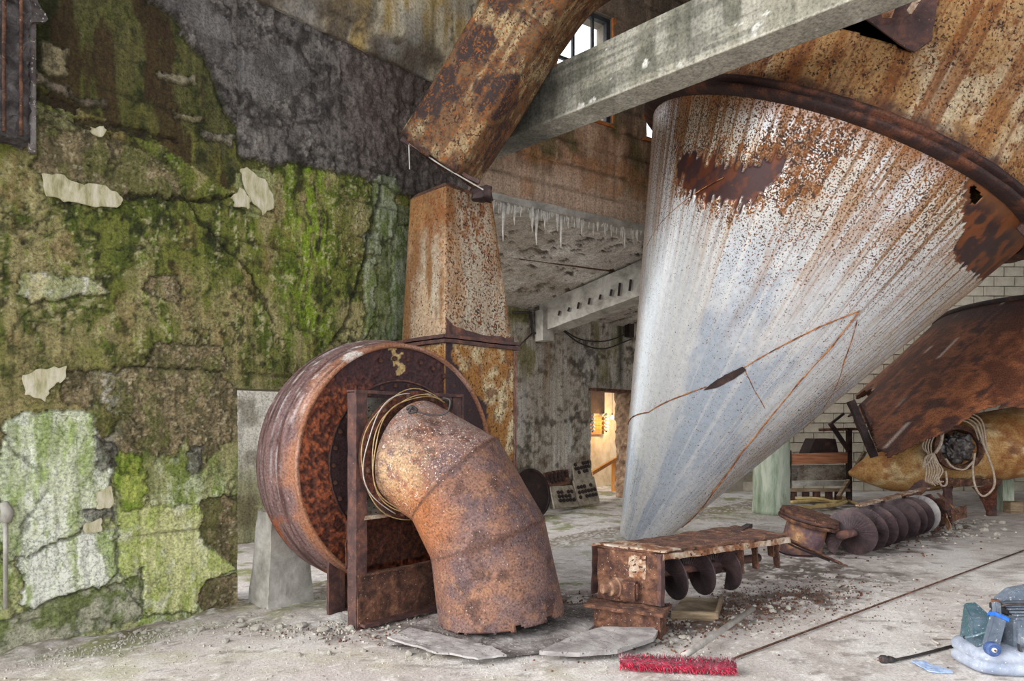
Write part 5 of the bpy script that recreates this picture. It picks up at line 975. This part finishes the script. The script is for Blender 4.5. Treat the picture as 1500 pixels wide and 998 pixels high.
# broom
br = thing('push_broom', 'push broom with dusty red bristles and grey wooden handle', 'broom', G(992, 975))
h0, h1 = G(908, 970, .045), G(1078, 978, .045); hd = nrm(h1-h0); hn = V3(hd[1], -hd[0], 0)
b = MB(); b.tube([h0, h0+hd*.02, h1-hd*.02, h1], [.028, .036, .036, .028], 14); b.build('head', M['redblock'], br, smooth=True)
b = MB(); b2 = MB(); HLn = np.linalg.norm(h1-h0)
for i in range(64):
    for k in range(13):
        a = -1.0+k*.36; t = (i+.5*(k % 2)+.3*random.random())/64*HLn; p = h0+hd*t; ra = hn*math.cos(a)+UP*math.sin(a); rj = ra+hd*random.uniform(-.35, .35)+V3(*(random.uniform(-.25, .25) for _ in range(3)))
        tip = p+nrm(rj)*random.uniform(.048, .064); tip[2] = max(tip[2], .004); s1 = np.cross(ra, hd)*.006
        (b2 if (a > .15 and random.random() < .85) or random.random() < .15 else b).add([p+ra*.03+hd*.006, p+ra*.03-hd*.006, p+ra*.03+s1, tip], [(0, 1, 3), (1, 2, 3), (2, 0, 3), (0, 2, 1)])
tag(b.build('bristles', M['red'], br), None, None, None, 'stuff'); tag(b2.build('dusty_bristles', M['red_dusty'], br), None, None, None, 'stuff')
b = MB(); b.tube([G(1000, 962, .06), G(1012, 955, .07), G(1103, 892, .06)], [.02, .019, .020], 12); b.build('handle', M['handle'], br, smooth=True)
MB().lathe([(.016, 0), (.024, .01), (.022, .05), (.016, .06)], G(1002, 961, .06), G(1103, 892, .06)-G(1012, 955, .07), 12).build('socket', M['redblock'], br)
b = MB(); b.tube([G(1028, 986, .012), G(1080, 963, .014), G(1235, 905, .016), G(1380, 851, .014), G(1520, 799, .012)], .007, 8)
tag(b.build('steel_rod', M['rust_mid'], None, smooth=True, base=G(1080, 963)), 'long thin rusty steel rod running under the broom head', 'rod')
# power tool at the right edge
pw = thing('power_machine', 'dusty blue-grey plastic machine with teal panel at lower right', 'machine', V3(2.9, 3.8, 0))
b = MB(); nS = 36; rows = []
for k, (zz, ins) in enumerate(((.003, .03), (.025, 0), (.055, .0), (.07, .018), (.085, .004), (.115, .0), (.135, .015), (.148, .05))):
    rows.append([(2.99+(.41-ins)*math.copysign(abs(math.cos(a))**.5, math.cos(a)), 3.81+(.19-ins)*math.copysign(abs(math.sin(a))**.5, math.sin(a)), zz) for a in np.linspace(0, 2*math.pi, nS, endpoint=False)])
vs_ = [p for r in rows for p in r]; fs = [(i*nS+k, i*nS+(k+1) % nS, (i+1)*nS+(k+1) % nS, (i+1)*nS+k) for i in range(len(rows)-1) for k in range(nS)]+[tuple(range(nS))[::-1], tuple((len(rows)-1)*nS+k for k in range(nS))]
b.add(vs_, fs); b.build('skirt', M['skirt'], pw, smooth=True)
b = MB(); b.add([(2.60, 3.72, .14), (2.73, 3.72, .14), (2.73, 3.92, .14), (2.64, 3.92, .14), (2.59, 3.74, .30), (2.72, 3.74, .30), (2.74, 3.92, .345), (2.67, 3.92, .34)], [(0, 1, 2, 3), (4, 5, 6, 7), (0, 1, 5, 4), (1, 2, 6, 5), (2, 3, 7, 6), (3, 0, 4, 7)]); b.build('side_housing', M['teal'], pw, bevel=.008)
b = MB(); b.bar((2.625, 3.645, .16), (2.70, 3.68, .335), .075, .045, (0, 1, 0)); b.build('lever_arm', M['bluegrey'], pw, bevel=.008)
b = MB(); b.bar((2.705, 3.70, .33), (2.735, 3.75, .385), .035, .035, (0, 1, 0)); b.build('lever_grip', M['bluegrey'], pw, bevel=.006)
MB().box((2.738, 3.755, .39), (.035, .03, .02)).build('rusty_catch', M['rust_mid'], pw, jag=(.02, .006))
b = MB(); b.bar((2.692, 3.675, .318), (2.700, 3.680, .335), .084, .053, (0, 1, 0)); b.build('blue_tape', M['blue'], pw, jag=(.03, .006))
wn_ = nrm((-.15, -1, 0)); wc_ = V3(2.618, 3.615, .168)
MB().lathe([(.038, -.02), (.038, .012), (.028, .018), (.026, .014), (.001, .014)], wc_, wn_, 28).build('wheel', rusty('blue_wheel', [(.4, (52, 78, 130)), (.6, (80, 104, 152))], 20, .5), pw)
MB().lathe([(.013, 0), (.012, .022), (.001, .024)], wc_, wn_, 18).build('hub', M['white'], pw); MB().lathe([(.005, .0), (.005, .03), (.001, .031)], wc_, wn_, 10).build('hub_pin', M['rust_mid'], pw)
b = MB(); b.box((2.98, 3.80, .225), (.36, .22, .18)); b.build('main_housing', M['bluegrey'], pw, bevel=.015)
for k in range(5): MB().bar((2.80, 3.71+.02*k, .325+.012*k), (3.12, 3.71+.02*k, .328+.012*k), .014, .01).build('louvre', M['bluegrey'], pw)
MB().box((2.97, 3.83, .33), (.33, .16, .05)).build('dark_vent_box', M['frame_dark'], pw, bevel=.01)
b = MB(); b.prism([(2.86, 3.88, .355), (3.15, 3.88, .355), (3.15, 3.88, .46), (2.94, 3.88, .42)], (0, .08, 0)); b.build('top_cowl', M['bluegrey'], pw, bevel=.008)
MB().tube(arc([(2.745, 3.74, .36), (2.77, 3.71, .385), (2.86, 3.70, .39), (3.05, 3.70, .39)], 8), .008, 8).build('hand_grip', M['cable'], pw, smooth=True)
for x in (2.62, 2.65, 2.68, 2.80, 2.84, 2.88): MB().prism([(x-.007, 3.645, .142), (x+.007, 3.645, .142), (x, 3.66, .18)], (0, .02, 0)).build('rib', M['frame_dark'], pw)
MB().tube(arc([(2.555, 3.74, .19), (2.585, 3.70, .215), (2.64, 3.67, .25)], 8), .007, 8).build('green_cord', M['teal'], pw, smooth=True)
cbp = thing('power_cable', 'black power cable with plug trailing from the blue-grey machine', 'cable', G(1350, 960))
MB().tube(arc([G(1312, 967, .015), G(1345, 960, .012), G(1390, 948, .012), G(1418, 941, .02), V3(2.62, 3.84, .16)], 10), .009, 8).build('lead', M['cable'], cbp, smooth=True)
MB().tube(arc([G(1418, 943, .015), G(1400, 936, .012), G(1375, 935, .012), G(1366, 938, .012), G(1375, 943, .012)], 10), .007, 8).build('loop', M['handle'], cbp, smooth=True)
pq, pdn = G(1290, 966, .025), nrm(G(1312, 967, .02)-G(1290, 966, .025))
MB().lathe([(.020, 0), (.024, .005), (.024, .03), (.018, .04), (.022, .05), (.018, .07), (.010, .09)], pq, pdn, 14).build('plug', M['cable'], cbp, smooth=True)
for k in (-1, 1): MB().tube([pq-pdn*.02+V3(0, 0, .008*k), pq+V3(0, 0, .008*k)], .003, 6).build('prong', M['rust_pale'], cbp)
b = MB(); b.prism([G(1334, 970, .006), G(1342, 968, .008), G(1365, 974, .02), G(1392, 984, .01), G(1396, 987, .006), G(1362, 985, .006)], UP*.008); tag(b.build('plastic_scrap', rusty('pale_blue_film', [(.35, (120, 150, 196)), (.55, (168, 182, 208)), (.7, (70, 130, 200))], 14, .4, .3), None, jag=(.03, .01), base=G(1365, 978)), 'torn pale blue plastic scrap beside the power cable', 'scrap')
# rubble: single stones
SM = []
for k in range(6):
    bm2 = bmesh.new(); bmesh.ops.create_icosphere(bm2, subdivisions=2, radius=1)
    sc = [random.uniform(.7, 1.2), random.uniform(.6, 1), random.uniform(.4, .7)]
    for v in bm2.verts:
        d = fbm(np.array(v.co.x*1.4+k*7), np.array(v.co.y*1.4), np.array(v.co.z*1.4), 2, 220); v.co *= float(.6+.8*d); v.co = Vector((round(v.co.x*3)/3*.5+v.co.x*.5, round(v.co.y*3)/3*.5+v.co.y*.5, v.co.z)); v.co.x *= sc[0]; v.co.y *= sc[1]; v.co.z *= sc[2]
    me = bpy.data.meshes.new('rubble_stone'); bm2.to_mesh(me); bm2.free(); me.materials.append(M['stone']); SM.append(me)
def stones(n, box, size, label, group):
    (x0, x1), (y0, y1) = box
    for _ in range(n):
        px, py = random.uniform(x0, x1), random.uniform(y0, y1); r = random.uniform(*size); q = G(px, py)
        if (q-C0)@N_ < .08 and (q-C0)@U < .15: q = q+N_*(.1-(q-C0)@N_+random.uniform(0, .12))
        o = bpy.data.objects.new('rubble_stone', random.choice(SM)); COL.objects.link(o); o.location = (q[0], q[1], r*.28); o.scale = (r, r, r); o.rotation_euler = (random.uniform(-.3, .3), random.uniform(-.3, .3), random.uniform(0, 6.3)); tag(o, label, 'stone', group)
stones(34, ((350, 520), (885, 925)), (.015, .045), 'pale broken concrete lump heaped before the fan foot', 'rubble before the fan')
stones(26, ((120, 350), (905, 945)), (.012, .03), 'small grey stone at the foot of the mossy wall', 'stones along the mossy wall')
stones(16, ((420, 640), (930, 965)), (.012, .028), 'small pale stone on the open floor left of the dark sheet', 'stones near the dark sheet')
stones(10, ((960, 1010), (900, 945)), (.015, .035), 'grey stone scattered beside the steel footing', 'stones by the footing')
stones(22, ((1020, 1240), (835, 900)), (.012, .03), 'pale stone scattered in the dirt below the conveyor', 'stones below the conveyor')
stones(22, ((1380, 1470), (760, 790)), (.02, .06), 'pale flake of debris in front of the tank stand', 'debris at the tank stand')
stones(8, ((690, 880), (900, 945)), (.012, .025), 'little chip lying on the dark sheet beside the pipe', 'chips on the sheet')
# grit nobody could count
vs_, fs = [], []
def grit(n, cx, cy, sx, sy, size, rot=0):
    for _ in range(n):
        u_, v_ = random.gauss(0, 1)*sx, random.gauss(0, 1)*sy; x = cx+u_*math.cos(rot)-v_*math.sin(rot); y = cy+u_*math.sin(rot)+v_*math.cos(rot)
        q = V3(x, y, 0); 
        if (q-C0)@N_ < .03 and (q-C0)@U < .1: continue
        r = random.uniform(*size); i = len(vs_); a = random.uniform(0, 6.3)
        for k in range(4): vs_.append((x+r*math.cos(a+k*1.57)*random.uniform(.6, 1.2), y+r*math.sin(a+k*1.57)*random.uniform(.6, 1.2), -.004))
        for k in range(3): vs_.append((x+.6*r*math.cos(a+.4+k*2.1), y+.6*r*math.sin(a+.4+k*2.1), r*random.uniform(.3, .6)+.004))
        fs.extend([(i, i+1, i+4), (i+1, i+5, i+4), (i+1, i+2, i+5), (i+2, i+3, i+6), (i+2, i+6, i+5), (i+3, i, i+4, i+6), (i+4, i+5, i+6)])
grit(1500, -2.2, 4.55, .9, .14, (.003, .011), math.atan2(U[1], U[0])); grit(1100, -1.35, 4.75, .32, .2, (.004, .017)); grit(700, -.3, 4.1, .9, .35, (.002, .006)); grit(260, 1.8, 5.0, .9, .35, (.003, .011), .55); grit(500, 2.5, 4.6, 1.6, .7, (.002, .005)); grit(220, 5.6, 9.0, .7, .5, (.008, .022), .7); grit(500, -.6, 3.8, 1.4, .25, (.002, .006))
tag(MB().add(vs_, fs).build('floor_grit', M['stone'], None), 'fine pale grit and crumbs strewn over the concrete floor', 'grit', None, 'stuff')
vs_, fs = [], []
grit(1700, 1.75, 5.0, .75, .22, (.003, .013), .55); grit(600, .15, 4.95, .45, .3, (.003, .012)); grit(700, 4.9, 8.5, 1.0, .35, (.006, .02), .73); grit(500, -.35, 4.35, .5, .12, (.003, .01)); grit(500, 2.4, 4.9, 1.3, .5, (.002, .007)); grit(260, -1.3, 4.7, .3, .15, (.004, .012))
tag(MB().add(vs_, fs).build('rust_flakes', M['rust_mid'], None), 'dark rust flakes and dirt scattered under the conveyors', 'debris', None, 'stuff')
